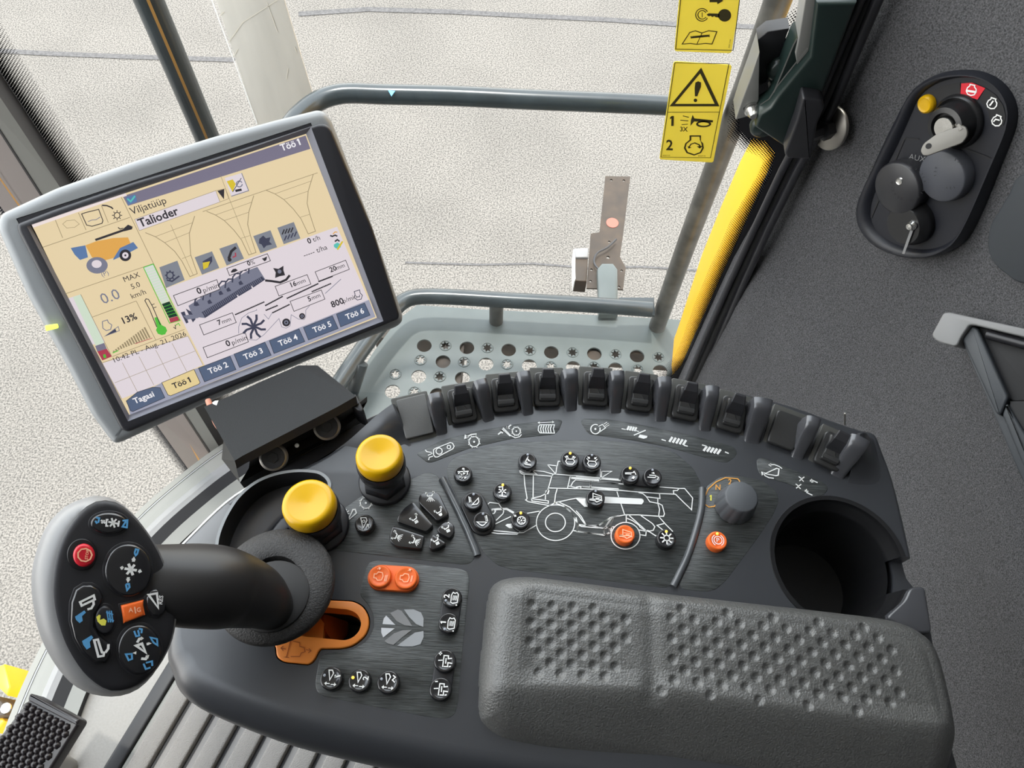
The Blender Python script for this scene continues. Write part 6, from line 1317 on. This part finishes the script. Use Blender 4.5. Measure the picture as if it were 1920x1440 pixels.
m = MB().use('red'); m.poly([PI_.at(*q, .0048) for q in kI([(728, 203), (800, 198), (890, 235), (838, 312), (780, 295), (722, 288)])]); m.use('white')
def eng(mm, x, y, s_, a=0):
    P = [(-.45, -1.05), (.45, -1.05), (.45, -.75), (.85, -.4), (.95, .1), (.7, .7), (.1, .95), (-.55, .8), (-.9, .3), (-.8, -.35), (-.45, -.75)]; ca, sa = math.cos(math.radians(a)), math.sin(math.radians(a))
    LI(mm, [(x + (u * ca - v * sa) * s_, y + (u * sa + v * ca) * s_) for u, v in P], .0009, .0051, True)
eng(m, 796, 250, 36, 12); LI(m, [(765, 252), (828, 262)], .0016, .0051); eng(m, 935, 340, 36, 18); LI(m, [(945, 320), (925, 348), (918, 352)], .0012, .0051); eng(m, 968, 456, 36, 22); LI(m, [(945, 462), (960, 445), (988, 452)], .0010, .0051); m.build('key_position_marks', t_i)
def ldisc(px, py, r, prof, key, name, parent, n=40, label=None, lf=.004, ax_=None):
    m = MB().use(key); m.lathe(PI_.at(*kI([(px, py)])[0], lf), ax_ or PI_.N, [(a * r, h) for a, h in prof], n, cap1=False); return m.build(name, parent, label)
ldisc(506, 338, .0070, [(1.05, 0), (1.05, .002), (.98, .004), (.8, .005), (.6, .0044), (0, .005)], 'yellow', 'warning_lamp', t_i, label='yellow domed lamp')
ldisc(712, 458, .0210, [(1.0, 0), (1.0, .003), (.9, .005), (.82, .003), (.78, .004), (.76, .013), (.70, .016), (.52, .017), (.50, .012), (0, .012)], 'black', 'lock_collar', t_i, 48)
lk = ldisc(706, 466, .0088, [(1, 0), (1, .015), (.9, .0165), (0, .0168)], 'metal', 'lock_cylinder', t_i, 30, 'bright lock cylinder')
m = MB().use('white'); MT['white2'] = MT['white']; TXI = lambda mm, s_, p, sz, a, lf=.0046: mm.text(lambda x, y: PI_.at(x, 2 * p[1] - y, lf) if False else PI_.at(p[0] + (x - p[0]), p[1] - (y - p[1]), lf), s_, p[0], p[1], sz, a)
m = MB().use('silverp'); TXI(m, 'AUX', kI([(372, 712)])[0], 15, -12); m.build('aux_lettering', t_i)
def lidtext(o, words, x, y, R_, lf):
    m = MB().use('matte')
    for w_, a0 in words:
        for i, ch in enumerate(w_):
            a = math.radians(a0 + i * 14); X_ = x + R_ * math.sin(a); Y_ = y - R_ * math.cos(a); TXI(m, ch, kI([(X_, Y_)])[0], 6, -math.degrees(a), lf)
    m.build('lettering', o)
c1 = ldisc(370, 880, .0225, [(1, 0), (1.02, .010), (1, .0135), (.94, .0145), (0, .0145)], 'satin', 'large_socket_cap', t_i); lidtext(c1, [('BUZZER', 10), ('ALARM', 110), ('QRAZIA', 200)], 370, 880, 105, .0190)
m = MB().use('metal'); m.lathe(PI_.at(*kI([(312, 862)])[0], .0185), PI_.N, [(.0035, 0), (.003, .001), (.002, .0006), (0, .0006)], 16, cap1=False); m.build('rivet', c1)
MT['lid'] = mat('socket_lid', (.06, .063, .075), .5)
c2_ = ldisc(650, 810, .0212, [(1.04, 0), (1.04, .004), (1, .006), (.98, .009), (.93, .010), (0, .010)], 'lid', 'socket_lid', t_i); lidtext(c2_, [('12V', 20), ('12V', 160), ('12V', 260)], 650, 810, 92, .0145)
m = MB().use('lid'); m.slab(PI_, [PI_.xy(*q) for q in kI([(770, 830), (828, 815), (825, 835), (790, 885), (760, 880)])], .004, .012, .001); m.build('hinge', c2_)
c3 = ldisc(412, 1130, .0205, [(1, 0), (1.0, .004), (.97, .007), (.86, .0105), (.84, .013), (.8, .014), (0, .014)], 'black', 'dust_cap', t_i)
m = MB().use('metal'); o_ = PI_.at(*kI([(402, 1160)])[0], .018); m.lathe(o_, PI_.N, [(.0046, 0), (.0044, .002), (.003, .003), (.0028, .005), (0, .0055)], 8, cap1=False); m.build('screw', c3)
m = MB().use('silverp'); m.loft([[PI_.at(*q, l) for q in kI(pp)] for pp, l in [([(385, 1190), (405, 1192), (345, 1355), (328, 1352)], .018), ([(385, 1190), (405, 1192), (345, 1355), (328, 1352)], .0195)]], cap0=True, cap1=True, smooth=False); m.build('strap', c3, 'grey strap')
t_k = thing('ignition_key', 'flat grey metal key inserted in the ignition lock', 'key', PI_.at(*kI([(700, 480)])[0], .02))
PKk = Pl(PI_.at(*kI([(640, 580)])[0], .026), (PI_.N + Vector((.1, -.1, .5))).normalized(), PI_.U)
m = MB().use('keymetal'); q = [PKk.xy(*v) for v in kI([(690, 500), (752, 488), (770, 520), (768, 560), (735, 605), (700, 618), (500, 692), (470, 690), (452, 660), (470, 612), (560, 545)])]; m.slab(PKk, rnd(q, .0025), -.003, 0, .0006); kb = m.build('key_bow', t_k)
m = MB().use('matte'); u, v = PKk.xy(*kI([(508, 626)])[0]); m.slab(PKk, circ(u, v, .0022, n=14), -.0001, .0003); m.build('ring_hole', kb)
m = MB().use('keymetal'); m.tube([PKk.at(*kI([(735, 520)])[0], -.002), PI_.at(*kI([(712, 470)])[0], .018)], .0028, 8); m.build('blade', t_k)

# round cover partly in view on the right edge
Ps_ = wallplane(1895, 440, .002); t_s = thing('speaker_cover', 'smooth dark grey rounded cover cut off by the right edge', 'cover', Ps_.O)
kS = crop(1780, 330, 6.264); cpx = kS([(860, -10), (760, 170), (640, 370), (550, 520), (510, 650), (500, 800), (525, 920), (600, 1040), (720, 1140), (877, 1235), (1200, 1250), (1500, 900), (1500, 300), (1200, -80)])
m = MB().use('panel'); MT['cover'] = mat('cover_grey', (.035, .04, .046), .5, bump=.3, bscale=1500, bdist=.0003); m.use('cover'); m.slab(Ps_, [tuple(v) for v in catmull([Vector(Ps_.xy(*q)) for q in cpx], 4)], -.03, .005, .0022); m.build('cover', t_s)

# storage tray with silver handle
kT = crop(1640, 500, 3.6); PT = wallplane(1850, 700, 0); PT = Pl(PT.O + PT.N * .045, (-.75, -.30, .60), PT.U)
t_t = thing('storage_tray', 'black open door tray with silver grip bar at the right edge', 'tray', PT.O)
m = MB().use('metal'); MT['grip_silver'] = mat('grip_silver', (.20, .20, .20), .42); m.use('grip_silver')
m.slab(PT, rnd([PT.xy(*q) for q in kT([(480, 318), (520, 312), (700, 352), (900, 395), (1060, 430), (1060, 490), (900, 452), (690, 400), (655, 400), (600, 480), (570, 548), (440, 512), (398, 470)])], .004), -.02, .006, .0014, 3); m.build('grip_bar', t_t, 'silver grip bar')
m = MB().use('cover'); m.slab(PT, rnd([PT.xy(*q) for q in kT([(590, 490), (660, 400), (700, 420), (905, 880), (850, 1005), (820, 990)])], .002), -.02, .001, .0018, 3)
m.slab(PT, rnd([PT.xy(*q) for q in kT([(890, 920), (860, 1000), (1030, 1420), (1120, 1500), (1120, 1300)])], .002), -.02, .0, .0018, 3)
m.slab(PT, [PT.xy(*q) for q in kT([(580, 510), (600, 480), (830, 990), (860, 1010), (1060, 1480), (1000, 1480), (820, 1060)])], -.022, -.005, .0008); m.build('front_rim', t_t)
m = MB().use('matte'); m.slab(PT, rnd([PT.xy(*q) for q in kT([(680, 400), (1100, 495), (1100, 900), (905, 905)])], .003), -.026, -.006, .0008)
m.slab(PT, [PT.xy(*q) for q in kT([(905, 905), (1100, 905), (1100, 1400), (1060, 1330), (900, 960)])], -.022, -.003, .001); m.build('tray_well', t_t)
m = MB().use('satin'); m.tube([PT.at(*q, -.002) for q in kT([(760, 455), (1000, 520), (1100, 540)])], .004, 10); m.build('well_ledge', t_t)
# thin wire poking up behind the last rocker
t_w = thing('thin_rod', 'thin metal rod standing up behind the rightmost rocker switch', 'rod', Pl((0, 0, CT - .02), (0, 0, 1)).at(1583, 795))
m = MB().use('dullmetal'); a = Pl((0, 0, CT - .02), (0, 0, 1)).at(1584, 796); m.tube([a, Pl((0, 0, CT + .005), (0, 0, 1)).at(1584, 775)], .0007, 6); m.build('rod', t_w)

# ================================================================== PEDAL
HPd = lvl(1.12); t_p = thing('foot_pedal', 'black studded rubber foot pedal in the lower left corner', 'pedal', HPd.at(60, 1400, -.05))
q = [HPd.xy(*v) for v in k6([(372, 600), (920, 900), (915, 930), (560, 1470), (300, 1900), (-700, 1500), (-400, 1500), (0, 1045), (200, 790), (300, 660)])]
q = [HPd.xy(*v) for v in k6([(372, 600), (918, 898), (560, 1470), (200, 2050), (-500, 1700), (0, 1080)])]
m = MB().use('pedal'); m.slab(HPd, rnd(q, .006), -.02, 0, .004)
m.slab(HPd, rnd([HPd.xy(*v) for v in k6([(360, 600), (920, 895), (885, 965), (330, 680)])], .003), -.01, .006, .003)
A0, B0, D0 = (330, 735), (850, 1010), (-.72, .70)
for i in range(8):
    for j in range(16):
        for h_ in (0,):
            s0 = lerp((310, 745), (815, 1015), (i + (.5 if j % 2 else 0)) / 8); x = s0[0] - 47 * j; y = s0[1] + 62 * j
            if y > 1500 or x < -40: continue
            u, v = HPd.xy(*k6([(x, y)])[0]); p = HPd.w(u, v, 0)
            m.lathe(p, (0, 0, 1), [(.0052, 0), (.0040, .004), (.0012, .0062), (0, .0063)], 6, cap1=False)
m.build('tread', t_p)
m = MB().use('dullmetal'); a = HPd.at(60, 1400, -.02); m.tube([a, Vector((a.x - .02, a.y - .02, FZ))], .012, 12); m.build('pedal_arm', t_p)
